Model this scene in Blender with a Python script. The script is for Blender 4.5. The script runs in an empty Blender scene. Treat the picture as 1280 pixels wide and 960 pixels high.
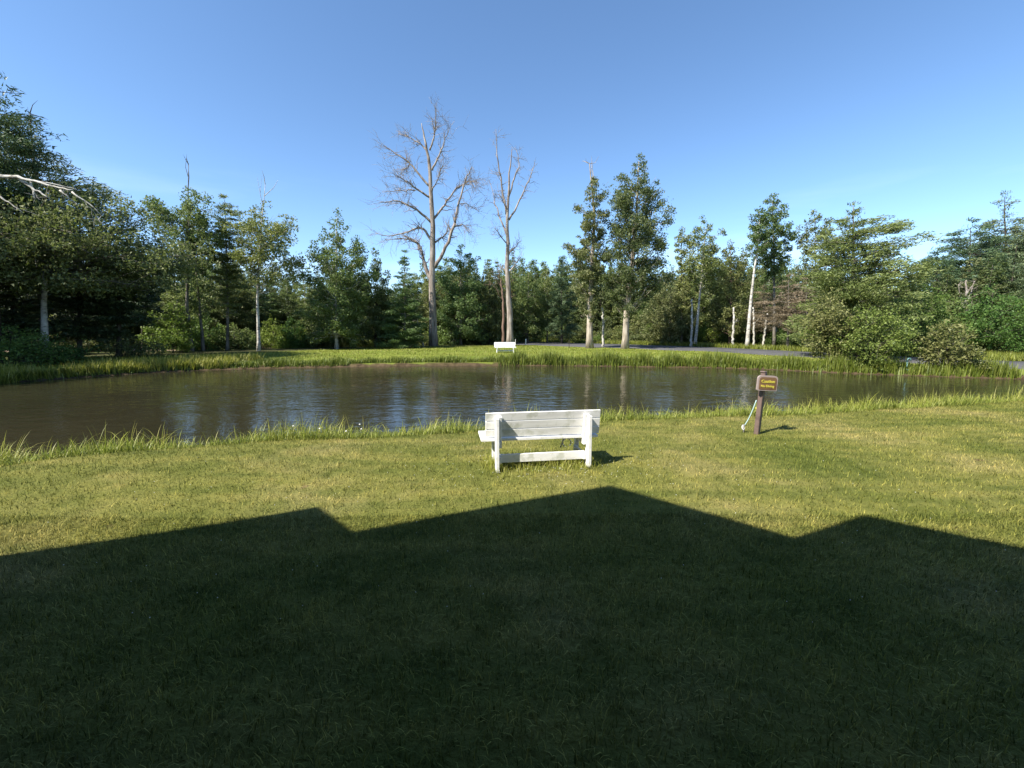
import bpy, math, random
import numpy as np
from mathutils import Vector, Matrix

# ------------------------------------------------------------------ camera, sky, sun, exposure
scene = bpy.context.scene
col = scene.collection
R = math.radians
F_PX, W_PX, H_PX = 540.0, 1280, 960          # focal length in photo pixels
CAM = np.array([0.0, 0.0, 1.90])
PITCH = math.atan((480 - 409) / F_PX)         # camera tips down by this much
cam_data = bpy.data.cameras.new('camera')
cam = bpy.data.objects.new('camera', cam_data); col.objects.link(cam)
cam.location = CAM; cam.rotation_euler = (R(90) - PITCH, 0, 0)
cam_data.sensor_width = 36; cam_data.lens = 36 * F_PX / W_PX
cam_data.clip_start = 0.05; cam_data.clip_end = 3000
scene.camera = cam

SUN_EL, SUN_TRAVEL = R(47), R(34)             # light travels towards +x and a little towards +y
world = bpy.data.worlds.new('World'); scene.world = world; world.use_nodes = True
wn, wl = world.node_tree.nodes, world.node_tree.links
wn.clear()
w_out = wn.new('ShaderNodeOutputWorld'); w_bg = wn.new('ShaderNodeBackground'); sky = wn.new('ShaderNodeTexSky')
sky.sky_type = 'NISHITA'; sky.sun_disc = False
sky.sun_elevation = SUN_EL
sky.sun_rotation = R(270) - SUN_TRAVEL
sky.altitude = 300; sky.air_density = 0.8; sky.dust_density = 0.25; sky.ozone_density = 3.0
w_bg.inputs['Strength'].default_value = 0.112
w_hs = wn.new('ShaderNodeHueSaturation'); w_hs.inputs['Saturation'].default_value = 1.06; w_hs.inputs['Hue'].default_value = .497
wl.new(sky.outputs[0], w_hs.inputs['Color']); 
# faint thin cloud low over the whole horizon
w_tc = wn.new('ShaderNodeTexCoord'); w_mp = wn.new('ShaderNodeMapping'); w_mp.inputs['Scale'].default_value = (1.2, 1.2, 9.0)
w_no = wn.new('ShaderNodeTexNoise'); w_no.inputs['Scale'].default_value = 2.2; w_no.inputs['Detail'].default_value = 5
w_rp = wn.new('ShaderNodeValToRGB'); w_rp.color_ramp.elements[0].position = .50; w_rp.color_ramp.elements[1].position = .80; w_rp.color_ramp.elements[1].color = (.30, .30, .30, 1)
w_sx = wn.new('ShaderNodeSeparateXYZ'); w_el = wn.new('ShaderNodeMapRange'); w_el.inputs[1].default_value = .08; w_el.inputs[2].default_value = .30; w_el.inputs[3].default_value = 1; w_el.inputs[4].default_value = 0
w_mu = wn.new('ShaderNodeMath'); w_mu.operation = 'MULTIPLY'
w_mx = wn.new('ShaderNodeMix'); w_mx.data_type = 'RGBA'; w_mx.inputs[7].default_value = (7.0, 7.6, 8.6, 1)
wl.new(w_tc.outputs['Generated'], w_mp.inputs[0]); wl.new(w_mp.outputs[0], w_no.inputs['Vector']); wl.new(w_no.outputs[0], w_rp.inputs[0])
wl.new(w_tc.outputs['Generated'], w_sx.inputs[0]); wl.new(w_sx.outputs[2], w_el.inputs[0])
wl.new(w_rp.outputs[0], w_mu.inputs[0]); wl.new(w_el.outputs[0], w_mu.inputs[1]); wl.new(w_mu.outputs[0], w_mx.inputs[0])
wl.new(w_hs.outputs[0], w_mx.inputs[6]); wl.new(w_mx.outputs[2], w_bg.inputs['Color']); wl.new(w_bg.outputs[0], w_out.inputs['Surface'])

sun_data = bpy.data.lights.new('sun', 'SUN'); sun = bpy.data.objects.new('sun', sun_data); col.objects.link(sun)
sun_data.energy = 4.8; sun_data.angle = R(0.53); sun_data.color = (1.0, 0.94, 0.84)
KX = math.cos(SUN_TRAVEL) / math.tan(SUN_EL); KY = math.sin(SUN_TRAVEL) / math.tan(SUN_EL)
sun.rotation_euler = Vector((KX, KY, -1)).to_track_quat('-Z', 'Y').to_euler()
sun.location = (-40, -25, 45)

scene.view_settings.view_transform = 'Standard'; scene.view_settings.look = 'None'
scene.view_settings.gamma = 1; scene.view_settings.use_curve_mapping = False
scene.view_settings.exposure = 1.25
scene.render.engine = 'CYCLES'
cy = scene.cycles
cy.max_bounces = 5; cy.diffuse_bounces = 3; cy.glossy_bounces = 3; cy.transmission_bounces = 3
cy.transparent_max_bounces = 4; cy.sample_clamp_indirect = 4; cy.caustics_reflective = False; cy.caustics_refractive = False
cy.use_denoising = True
try: cy.denoiser = 'OPENIMAGEDENOISE'
except Exception: pass

# ------------------------------------------------------------------ helpers
RNG = np.random.default_rng(7)
random.seed(7)
CP, SP = math.cos(PITCH), math.sin(PITCH)

def ray(px, py):
    x, y = (px - 640) / F_PX, (480 - py) / F_PX
    return np.array([x, CP + y * SP, y * CP - SP])
def at(px, py, Y):
    d = ray(px, py); return CAM + d * ((Y - CAM[1]) / d[1])
def ground(px, py, z=0.0):
    d = ray(px, py); return CAM + d * ((z - CAM[2]) / d[2])

def tag(o, label=None, cat=None, group=None, kind=None):
    if label: o['label'] = label
    if cat: o['category'] = cat
    if group: o['group'] = group
    if kind: o['kind'] = kind
    return o
def empty(name, loc=(0, 0, 0), rz=0.0):
    o = bpy.data.objects.new(name, None); o.location = loc; o.rotation_euler = (0, 0, rz)
    o.empty_display_size = 0.3; col.objects.link(o); return o
def link(name, mesh, mat=None, parent=None, loc=(0, 0, 0), rz=0.0):
    o = bpy.data.objects.new(name, mesh); col.objects.link(o)
    o.location = loc; o.rotation_euler = (0, 0, rz)
    if mat and not mesh.materials: mesh.materials.append(mat)
    if parent: o.parent = parent
    return o

class MB:
    """collects numpy vertices and faces, builds one mesh"""
    def __init__(s): s.v = []; s.q = []; s.t = []; s.n = 0
    def add(s, V, Q=None, T=None):
        V = np.asarray(V, float).reshape(-1, 3)
        if Q is not None and len(Q): s.q.append(np.asarray(Q, int) + s.n)
        if T is not None and len(T): s.t.append(np.asarray(T, int) + s.n)
        s.v.append(V); s.n += len(V)
    def box(s, c, d, rot=None):
        V = np.array([[x, y, z] for x in (-.5, .5) for y in (-.5, .5) for z in (-.5, .5)]) * np.array(d)
        if rot is not None: V = V @ np.array(Matrix.Rotation(rot[1], 3, rot[0])).T
        s.add(V + np.array(c), [[0, 1, 3, 2], [4, 6, 7, 5], [0, 4, 5, 1], [2, 3, 7, 6], [0, 2, 6, 4], [1, 5, 7, 3]])
    def tube(s, P, rad, n=6, cap=True):
        P = np.asarray(P, float); rad = np.broadcast_to(np.asarray(rad, float), (len(P),))
        T = np.gradient(P, axis=0); T /= np.linalg.norm(T, axis=1)[:, None] + 1e-9
        ref = np.array([0, 0, 1.0]) if abs(T[:, 2]).mean() < .8 else np.array([1.0, 0, 0])
        A = np.cross(T, ref); A /= np.linalg.norm(A, axis=1)[:, None] + 1e-9
        B = np.cross(T, A)
        a = np.arange(n) * 2 * math.pi / n
        V = P[:, None, :] + rad[:, None, None] * (np.cos(a)[None, :, None] * A[:, None, :] + np.sin(a)[None, :, None] * B[:, None, :])
        i = np.arange(n); j = (i + 1) % n
        Q = [np.stack([k * n + i, k * n + j, (k + 1) * n + j, (k + 1) * n + i], 1) for k in range(len(P) - 1)]
        V = V.reshape(-1, 3); T3 = None
        if cap:
            V = np.vstack([V, P[:1], P[-1:]]); m = len(P) * n; e = (len(P) - 1) * n
            T3 = np.vstack([np.stack([j, i, np.full(n, m)], 1), np.stack([e + i, e + j, np.full(n, m + 1)], 1)])
        s.add(V, np.vstack(Q), T3)
    def mesh(s, name, smooth=False):
        V = np.vstack(s.v) if s.v else np.zeros((0, 3))
        Q = np.vstack(s.q) if s.q else np.zeros((0, 4), int)
        T = np.vstack(s.t) if s.t else np.zeros((0, 3), int)
        me = bpy.data.meshes.new(name)
        me.vertices.add(len(V)); me.vertices.foreach_set('co', V.astype(np.float32).ravel())
        me.loops.add(Q.size + T.size); me.loops.foreach_set('vertex_index', np.concatenate([Q.ravel(), T.ravel()]).astype(np.int32))
        me.polygons.add(len(Q) + len(T))
        st = np.concatenate([np.arange(len(Q)) * 4, Q.size + np.arange(len(T)) * 3]).astype(np.int32)
        me.polygons.foreach_set('loop_start', st)
        if smooth: me.polygons.foreach_set('use_smooth', np.ones(len(st), bool))
        me.update(calc_edges=True)
        return me

# ------------------------------------------------------------------ materials
MATS = {}
def new_mat(name):
    m = bpy.data.materials.new(name); m.use_nodes = True; MATS[name] = m
    nt = m.node_tree; nt.nodes.clear()
    out = nt.nodes.new('ShaderNodeOutputMaterial')
    return m, nt.nodes, nt.links, out
def ramp(N, stops):
    r = N.new('ShaderNodeValToRGB'); e = r.color_ramp.elements
    while len(e) < len(stops): e.new(.5)
    for k, (p, c) in enumerate(stops): e[k].position = p; e[k].color = (*c, 1)
    return r
def noise(N, L, scale, detail=4, coord='Object', rough=.55, vec=None, stretch=None):
    n = N.new('ShaderNodeTexNoise'); n.inputs['Scale'].default_value = scale; n.inputs['Detail'].default_value = detail
    n.inputs['Roughness'].default_value = rough
    if vec is None:
        tc = N.new('ShaderNodeTexCoord'); vec = tc.outputs[coord]
    if stretch:
        mp = N.new('ShaderNodeMapping'); mp.inputs['Scale'].default_value = stretch; L.new(vec, mp.inputs[0]); vec = mp.outputs[0]
    L.new(vec, n.inputs['Vector']); return n
def bump(N, L, height, strength, dist):
    b = N.new('ShaderNodeBump'); b.inputs['Strength'].default_value = strength; b.inputs['Distance'].default_value = dist
    L.new(height, b.inputs['Height']); return b
def mixc(N, L, fac, a, b, mode='MIX'):
    m = N.new('ShaderNodeMix'); m.data_type = 'RGBA'; m.blend_type = mode
    for s, v in ((m.inputs[0], fac), (m.inputs[6], a), (m.inputs[7], b)):
        if isinstance(v, (int, float)): s.default_value = v
        elif isinstance(v, tuple): s.default_value = (*v, 1)
        else: L.new(v, s)
    return m.outputs[2]

def leaf_mat(name, dark, mid, light, trans=.42, rough=.55):
    m, N, L, out = new_mat(name)
    g = N.new('ShaderNodeNewGeometry'); oi = N.new('ShaderNodeObjectInfo')
    r = ramp(N, [(0, dark), (.5, mid), (1, light)])
    L.new(g.outputs['Random Per Island'], r.inputs[0])
    hs = N.new('ShaderNodeHueSaturation')
    mr = N.new('ShaderNodeMapRange'); mr.inputs[3].default_value = .47; mr.inputs[4].default_value = .53
    L.new(oi.outputs['Random'], mr.inputs[0]); L.new(mr.outputs[0], hs.inputs['Hue'])
    mv = N.new('ShaderNodeMapRange'); mv.inputs[3].default_value = 1.15; mv.inputs[4].default_value = .8
    L.new(oi.outputs['Random'], mv.inputs[0]); L.new(mv.outputs[0], hs.inputs['Value'])
    L.new(r.outputs[0], hs.inputs['Color'])
    p = N.new('ShaderNodeBsdfPrincipled'); p.inputs['Roughness'].default_value = rough
    p.inputs['Specular IOR Level'].default_value = .35
    t = N.new('ShaderNodeBsdfTranslucent')
    tc = mixc(N, L, .5, hs.outputs[0], (.35, .42, .05), 'MULTIPLY')
    L.new(hs.outputs[0], p.inputs['Base Color'])
    br = mixc(N, L, .35, hs.outputs[0], (.15, .21, .035))
    L.new(br, t.inputs['Color'])
    mx = N.new('ShaderNodeMixShader'); mx.inputs[0].default_value = trans
    L.new(p.outputs[0], mx.inputs[1]); L.new(t.outputs[0], mx.inputs[2]); L.new(mx.outputs[0], out.inputs[0])
    return m
LEAF = {
    'aspen':  leaf_mat('aspen_leaves', (0.074, 0.110, 0.028), (0.147, 0.197, 0.055), (0.265, 0.307, 0.110)),
    'poplar': leaf_mat('poplar_leaves', (0.066, 0.089, 0.028), (0.137, 0.160, 0.055), (0.258, 0.270, 0.124)),
    'olive':  leaf_mat('birch_leaves', (0.070, 0.091, 0.024), (0.140, 0.167, 0.051), (0.241, 0.263, 0.105)),
    'spruce': leaf_mat('spruce_needles', (0.020, 0.038, 0.015), (0.041, 0.069, 0.026), (0.072, 0.105, 0.041), .12),
    'pine':   leaf_mat('pine_needles', (0.043, 0.076, 0.035), (0.086, 0.131, 0.057), (0.150, 0.198, 0.088), .15),
    'larch':  leaf_mat('larch_needles', (0.067, 0.101, 0.027), (0.123, 0.173, 0.048), (0.197, 0.246, 0.082), .25),
    'shrub':  leaf_mat('shrub_leaves', (0.058, 0.110, 0.020), (0.113, 0.189, 0.036), (0.192, 0.275, 0.069)),
    'lime':   leaf_mat('lime_shrub_leaves', (0.109, 0.166, 0.020), (0.179, 0.250, 0.036), (0.269, 0.333, 0.069)),
    'brown':  leaf_mat('withered_needles', (0.090, 0.072, 0.033), (0.160, 0.128, 0.072), (0.243, 0.198, 0.128), .1),
}
def bark_mat(name, c1, c2, c3, scale=6, stretch=(1, 1, .15), bstr=.7):
    m, N, L, out = new_mat(name)
    n1 = noise(N, L, scale, 6, stretch=stretch); n2 = noise(N, L, 1.3, 3)
    r = ramp(N, [(.32, c1), (.5, c2), (.7, c3)]); L.new(n1.outputs[0], r.inputs[0])
    r2 = ramp(N, [(.35, (.72, .70, .66)), (.65, (1, 1, 1))]); L.new(n2.outputs[0], r2.inputs[0])
    c = mixc(N, L, 1.0, r.outputs[0], r2.outputs[0], 'MULTIPLY')
    p = N.new('ShaderNodeBsdfPrincipled'); p.inputs['Roughness'].default_value = .9; p.inputs['Specular IOR Level'].default_value = .2
    b = bump(N, L, n1.outputs[0], bstr, .04); L.new(b.outputs[0], p.inputs['Normal'])
    L.new(c, p.inputs['Base Color']); L.new(p.outputs[0], out.inputs[0]); return m
BARK = {
    'white': bark_mat('white_bark', (.10, .09, .08), (.50, .48, .43), (.62, .60, .55), 3.5, (1, 1, 2.2), .3),
    'tan':   bark_mat('furrowed_tan_bark', (.16, .13, .10), (.36, .31, .25), (.50, .44, .37), 7),
    'grey':  bark_mat('grey_bark', (.07, .065, .055), (.17, .155, .13), (.28, .26, .22), 6),
    'dark':  bark_mat('dark_bark', (.030, .026, .020), (.070, .060, .048), (.12, .105, .085), 6),
    'dead':  bark_mat('weathered_dead_wood', (.11, .09, .075), (.27, .23, .20), (.42, .38, .34), 5),
    'rust':  bark_mat('reddish_bark', (.09, .06, .045), (.20, .13, .10), (.30, .21, .17), 6),
}

def plain(name, c, rough=.6, nscale=12, var=.18, bstr=.15, spec=.4):
    m, N, L, out = new_mat(name)
    n1 = noise(N, L, nscale, 6)
    c2 = tuple(x * (1 - var) for x in c); c3 = tuple(min(1, x * (1 + var * .5)) for x in c)
    r = ramp(N, [(.3, c2), (.7, c3)]); L.new(n1.outputs[0], r.inputs[0])
    p = N.new('ShaderNodeBsdfPrincipled'); p.inputs['Roughness'].default_value = rough; p.inputs['Specular IOR Level'].default_value = spec
    L.new(r.outputs[0], p.inputs['Base Color'])
    b = bump(N, L, n1.outputs[0], bstr, .01); L.new(b.outputs[0], p.inputs['Normal'])
    L.new(p.outputs[0], out.inputs[0]); return m

def paint_mat(name, c, dirt, rough=.45):
    m, N, L, out = new_mat(name)
    n1 = noise(N, L, 22, 6, stretch=(.12, 1, 1)); n2 = noise(N, L, 5, 5)
    r = ramp(N, [(.36, dirt), (.47, c), (1, c)]); L.new(n2.outputs[0], r.inputs[0])
    r2 = ramp(N, [(.3, (.86, .86, .86)), (.6, (1, 1, 1))]); L.new(n1.outputs[0], r2.inputs[0])
    cc = mixc(N, L, 1, r.outputs[0], r2.outputs[0], 'MULTIPLY')
    p = N.new('ShaderNodeBsdfPrincipled'); p.inputs['Roughness'].default_value = rough
    L.new(cc, p.inputs['Base Color']); b = bump(N, L, n1.outputs[0], .2, .004); L.new(b.outputs[0], p.inputs['Normal'])
    L.new(p.outputs[0], out.inputs[0]); return m
M_WHITE = paint_mat('white_paint', (.79, .79, .77), (.58, .59, .52))
M_SIGNPOST = paint_mat('brown_stain', (.125, .085, .070), (.085, .058, .048), .6)
M_SIGN = paint_mat('sign_brown', (.15, .085, .040), (.11, .06, .03), .55)
M_SIGNRIM = paint_mat('sign_rim', (.30, .24, .22), (.22, .17, .15), .5)
M_YELLOW = plain('yellow_lettering', (.46, .40, .06), .5)
M_TEAL = plain('teal_paint', (.14, .27, .25), .4)
M_ROPE = plain('teal_rope', (.34, .47, .46), .6, 60)
M_IRON = plain('grey_iron', (.22, .21, .20), .5)
M_WALL = plain('house_siding', (.16, .10, .06), .7, 3)
M_ROOF = plain('house_shingles', (.07, .065, .06), .9, 8)
M_GLASS = plain('house_glass', (.02, .025, .03), .08, 2, .05, .0)

def grass_colour(N, L):
    """position based lawn colour, shared by the soil sheet and the blades"""
    g = N.new('ShaderNodeNewGeometry'); pos = g.outputs['Position']
    n1 = noise(N, L, .55, 4, vec=pos); n2 = noise(N, L, 3.2, 5, vec=pos, rough=.65); n3 = noise(N, L, 1.0, 3, vec=pos, stretch=(.35, 2.6, 1))
    r1 = ramp(N, [(.30, (.132, .156, .034)), (.52, (.206, .208, .060)), (.72, (.300, .266, .112))]); L.new(n1.outputs[0], r1.inputs[0])
    r2 = ramp(N, [(.28, (.52, .60, .44)), (.52, (1, 1, 1)), (.75, (1.18, 1.10, 1.02))]); L.new(n2.outputs[0], r2.inputs[0])
    c = mixc(N, L, .85, r1.outputs[0], r2.outputs[0], 'MULTIPLY')
    r3 = ramp(N, [(.38, (.74, .80, .70)), (.60, (1.16, 1.10, 1.08))]); L.new(n3.outputs[0], r3.inputs[0])
    c = mixc(N, L, .8, c, r3.outputs[0], 'MULTIPLY')
    # worn reddish bare spots with a shape of their own
    n4 = noise(N, L, 1.7, 3, vec=pos); sp = ramp(N, [(.705, (0, 0, 0)), (.76, (1, 1, 1))]); L.new(n4.outputs[0], sp.inputs[0])
    c = mixc(N, L, sp.outputs[0], c, (.20, .135, .075))
    return c, n2
def lawn_blade_mat():
    m, N, L, out = new_mat('lawn_blades')
    c, _ = grass_colour(N, L)
    g = N.new('ShaderNodeNewGeometry')
    r = ramp(N, [(0, (.32, .38, .25)), (.45, (.85, .88, .75)), (.8, (1.3, 1.28, 1.1)), (1, (2.2, 1.95, 1.8))]); L.new(g.outputs['Random Per Island'], r.inputs[0])
    cc = mixc(N, L, 1, c, r.outputs[0], 'MULTIPLY')
    p = N.new('ShaderNodeBsdfPrincipled'); p.inputs['Roughness'].default_value = .6; p.inputs['Specular IOR Level'].default_value = .12
    t = N.new('ShaderNodeBsdfTranslucent'); L.new(cc, p.inputs['Base Color']); L.new(cc, t.inputs['Color'])
    mx = N.new('ShaderNodeMixShader'); mx.inputs[0].default_value = .28
    L.new(p.outputs[0], mx.inputs[1]); L.new(t.outputs[0], mx.inputs[2]); L.new(mx.outputs[0], out.inputs[0]); return m
M_BLADES = lawn_blade_mat()
M_REED = leaf_mat('bank_grass', (.165, .200, .022), (.275, .300, .038), (.400, .380, .110), .35, .5)
M_REEDFAR = leaf_mat('far_bank_grass', (.130, .150, .018), (.205, .220, .028), (.290, .275, .062), .3, .5)
M_CLOVER = plain('clover_white', (.70, .70, .66), .8)

def ground_mat():
    m, N, L, out = new_mat('ground')
    c, n2 = grass_colour(N, L); c = mixc(N, L, 1, c, (.70, .70, .64), 'MULTIPLY')   # thatch, its colour darkened so gaps between the blades look shaded
    g = N.new('ShaderNodeNewGeometry'); pos = g.outputs['Position']
    far = noise(N, L, .35, 4, vec=pos, stretch=(.5, 2, 1)); rf = ramp(N, [(.3, (.105, .145, .020)), (.55, (.155, .186, .030)), (.75, (.195, .208, .052))]); L.new(far.outputs[0], rf.inputs[0])
    a_far = N.new('ShaderNodeAttribute'); a_far.attribute_name = 'far'
    c = mixc(N, L, a_far.outputs['Fac'], c, rf.outputs[0])
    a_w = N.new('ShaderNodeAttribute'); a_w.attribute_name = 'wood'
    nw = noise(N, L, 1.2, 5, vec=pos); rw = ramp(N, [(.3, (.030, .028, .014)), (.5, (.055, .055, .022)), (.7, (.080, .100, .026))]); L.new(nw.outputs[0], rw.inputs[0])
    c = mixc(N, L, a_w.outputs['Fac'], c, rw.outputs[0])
    a_m = N.new('ShaderNodeAttribute'); a_m.attribute_name = 'mud'
    nm = noise(N, L, 4, 5, vec=pos); rm = ramp(N, [(.3, (.030, .021, .012)), (.7, (.105, .075, .042))]); L.new(nm.outputs[0], rm.inputs[0])
    c = mixc(N, L, a_m.outputs['Fac'], c, rm.outputs[0])
    nb = noise(N, L, 45, 5, vec=pos)
    p = N.new('ShaderNodeBsdfPrincipled'); p.inputs['Roughness'].default_value = .95; p.inputs['Specular IOR Level'].default_value = .1
    b = bump(N, L, nb.outputs[0], .8, .03); b2 = bump(N, L, n2.outputs[0], .5, .10); L.new(b.outputs[0], b2.inputs['Normal'])
    L.new(b2.outputs[0], p.inputs['Normal']); L.new(c, p.inputs['Base Color']); L.new(p.outputs[0], out.inputs[0]); return m
def water_mat():
    m, N, L, out = new_mat('pond_water')
    g = N.new('ShaderNodeNewGeometry'); pos = g.outputs['Position']
    w1 = noise(N, L, 1.0, 3, vec=pos, stretch=(1.6, 3.6, 1), rough=.5)
    w2 = noise(N, L, 1.0, 2, vec=pos, stretch=(5, 9, 1), rough=.5)
    msk = noise(N, L, .16, 2, vec=pos); rm = ramp(N, [(.36, (.30, .30, .30)), (.58, (1, 1, 1)), (.72, (1.6, 1.6, 1.6))]); L.new(msk.outputs[0], rm.inputs[0])
    ad = N.new('ShaderNodeMath'); ad.operation = 'MULTIPLY_ADD'; L.new(w2.outputs[0], ad.inputs[0]); ad.inputs[1].default_value = .28; L.new(w1.outputs[0], ad.inputs[2])
    mu = N.new('ShaderNodeMath'); mu.operation = 'MULTIPLY'; L.new(ad.outputs[0], mu.inputs[0]); L.new(rm.outputs[0], mu.inputs[1])
    b = bump(N, L, mu.outputs[0], 1.0, .031)
    nc = noise(N, L, .25, 3, vec=pos); rc = ramp(N, [(.3, (.020, .0185, .010)), (.7, (.030, .027, .015))]); L.new(nc.outputs[0], rc.inputs[0])
    p = N.new('ShaderNodeBsdfPrincipled'); p.inputs['Roughness'].default_value = .03; p.inputs['IOR'].default_value = 1.333
    L.new(rc.outputs[0], p.inputs['Base Color']); L.new(b.outputs[0], p.inputs['Normal']); L.new(p.outputs[0], out.inputs[0]); return m
def asphalt_mat():
    m, N, L, out = new_mat('asphalt')
    n1 = noise(N, L, 60, 4); n2 = noise(N, L, .5, 4)
    r = ramp(N, [(.3, (.050, .049, .051)), (.7, (.090, .088, .090))]); L.new(n2.outputs[0], r.inputs[0])
    r1 = ramp(N, [(.3, (.75, .75, .75)), (.7, (1.1, 1.1, 1.1))]); L.new(n1.outputs[0], r1.inputs[0])
    c = mixc(N, L, 1, r.outputs[0], r1.outputs[0], 'MULTIPLY')
    p = N.new('ShaderNodeBsdfPrincipled'); p.inputs['Roughness'].default_value = .85; L.new(c, p.inputs['Base Color'])
    b = bump(N, L, n1.outputs[0], .4, .01); L.new(b.outputs[0], p.inputs['Normal']); L.new(p.outputs[0], out.inputs[0]); return m
M_GROUND, M_WATER, M_ASPHALT = ground_mat(), water_mat(), asphalt_mat()
M_DIRT = plain('dirt_path', (.34, .24, .19), .95, 3, .3, .4, .1)

# ------------------------------------------------------------------ the setting: ground, pond, road
WATER_Z = -0.25
far_px = [(-60, 487), (0, 479), (100, 471), (180, 466), (250, 462.5), (330, 460), (400, 459), (500, 457.5), (620, 457), (720, 457.5), (800, 458.5), (880, 459.5), (950, 461.5), (1050, 466), (1120, 469), (1180, 471), (1230, 472.5), (1280, 474)]
near_px = [(-60, 588), (0, 580), (100, 571), (200, 565), (300, 556), (380, 552), (450, 548), (590, 540), (680, 532), (760, 527), (850, 524), (1000, 517), (1130, 511), (1280, 503)]
far_pts = [ground(x, y, WATER_Z)[:2] for x, y in far_px]
near_edge = [ground(x, y, -.02)[:2] for x, y in near_px]
near_pts = [p + np.array([0.05, .85]) for p in near_edge]
def resample(P, step):
    P = np.array(P); s = np.concatenate([[0], np.cumsum(np.linalg.norm(np.diff(P, axis=0), axis=1))])
    u = np.linspace(0, s[-1], max(2, int(s[-1] / step)))
    return np.stack([np.interp(u, s, P[:, k]) for k in range(2)], 1)
def wobble(P, amp, seed):
    r = np.random.default_rng(seed); n = len(P); j = np.zeros((n, 2))
    for k in (3, 7, 15, 31):
        ph = r.random((2, 2)) * 6.28; x = np.linspace(0, 6.28 * k / 4, n)
        j += amp / math.sqrt(k) * np.stack([np.sin(x + ph[0, 0]), np.sin(1.3 * x + ph[1, 1])], 1)
    j[0] = j[-1] = 0
    return P + j
left_end = [far_pts[0], np.array([-25.5, 17.5]), np.array([-27, 14.0]), np.array([-22, 10.0]), np.array([-14, 7.4]), near_pts[0]]
right_end = [near_pts[-1], np.array([19.0, 13.4]), np.array([26.0, 14.5]), np.array([29.5, 16.0]), np.array([27.5, 17.6]), far_pts[-1]]
far_line = wobble(resample(far_pts, .5), .16, 3); near_line = wobble(resample(near_pts, .35), .12, 4)
POND = np.vstack([far_line[::-1], resample(left_end, .8)[1:-1], near_line, resample(right_end, .8)[1:-1]])

def pond_distance(X, Y):
    """signed distance to the pond outline, positive outside"""
    P = np.stack([X.ravel(), Y.ravel()], 1); A = POND; B = np.roll(POND, -1, 0)
    best = np.full(len(P), 1e9); inside = np.zeros(len(P), bool)
    for a, b in zip(A, B):
        d = b - a; t = np.clip(((P - a) @ d) / (d @ d + 1e-12), 0, 1)
        best = np.minimum(best, np.linalg.norm(P - (a + t[:, None] * d), axis=1))
        c = ((a[1] > P[:, 1]) != (b[1] > P[:, 1])) & (P[:, 0] < (b[0] - a[0]) * (P[:, 1] - a[1]) / (b[1] - a[1] + 1e-12) + a[0])
        inside ^= c
    return np.where(inside, -best, best).reshape(X.shape)
def ss(a, b, x):
    t = np.clip((x - a) / (b - a), 0, 1); return t * t * (3 - 2 * t)
def mid_y(X):          # the line half-way across the pond, telling the near bank from the far one
    return np.interp(X, [-30, -8, 0, 12, 30], [13, 14.5, 15.5, 15.5, 15.5])
def height(X, Y, d):
    near = Y < mid_y(X)
    zn = WATER_Z + .25 * ss(0, .95, d)
    zf = WATER_Z + .15 * ss(0, .14, d) + .10 * ss(.14, 2.2, d)
    z = np.where(near, zn, zf)
    z = np.where(d < 0, WATER_Z - .7 * ss(0, 2.2, -d), z)
    z = z + np.where(d > .2, 1, 0) * .018 * (np.sin(X * .9 + 1.3 * np.sin(Y * .45)) + np.sin(Y * 1.4 + X * .35)) * ss(.2, 2, d) * ss(60, 20, np.abs(Y))
    return z
def axis(parts):
    return np.unique(np.concatenate([np.arange(a, b, s) for a, b, s in parts]).round(4))
gx = axis([(-900, -100, 100), (-100, -40, 5), (-40, -29, 1), (-29, 30, .24), (30, 42, 1), (42, 100, 5), (100, 901, 100)])
gy = axis([(-300, -30, 45), (-30, 0, 3), (0, 6, .5), (6, 29, .2), (29, 40, .6), (40, 100, 4), (100, 1101, 100)])
GX, GY = np.meshgrid(gx, gy, indexing='ij')
GD = pond_distance(GX, GY); GZ = height(GX, GY, GD)
gm = MB(); nx, ny = GX.shape
ii, jj = np.meshgrid(np.arange(nx - 1), np.arange(ny - 1), indexing='ij'); k0 = (ii * ny + jj).ravel()
gm.add(np.stack([GX.ravel(), GY.ravel(), GZ.ravel()], 1), np.stack([k0, k0 + ny, k0 + ny + 1, k0 + 1], 1))
g_mesh = gm.mesh('ground', True)
def attr(me, name, vals):
    a = me.attributes.new(name, 'FLOAT', 'POINT'); a.data.foreach_set('value', np.asarray(vals, np.float32).ravel())
wood_line = np.interp(GX, [-60, -30, -20, -14, 1, 8, 14, 22, 30, 60], [22, 25, 31, 39, 46, 62, 52, 45, 31, 26])
attr(g_mesh, 'far', ss(-1, 1, GY - mid_y(GX)))
attr(g_mesh, 'wood', ss(-1.5, 2.5, GY - wood_line) * (GY > 15))
attr(g_mesh, 'mud', np.where(GD < .22, 1, 0) * ss(.5, .1, GD))
tag(link('ground', g_mesh, M_GROUND), kind='structure')

wm = MB(); n = 2
P = np.array([[-34, 5, WATER_Z], [36, 5, WATER_Z], [36, 30, WATER_Z], [-34, 30, WATER_Z]])
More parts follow.
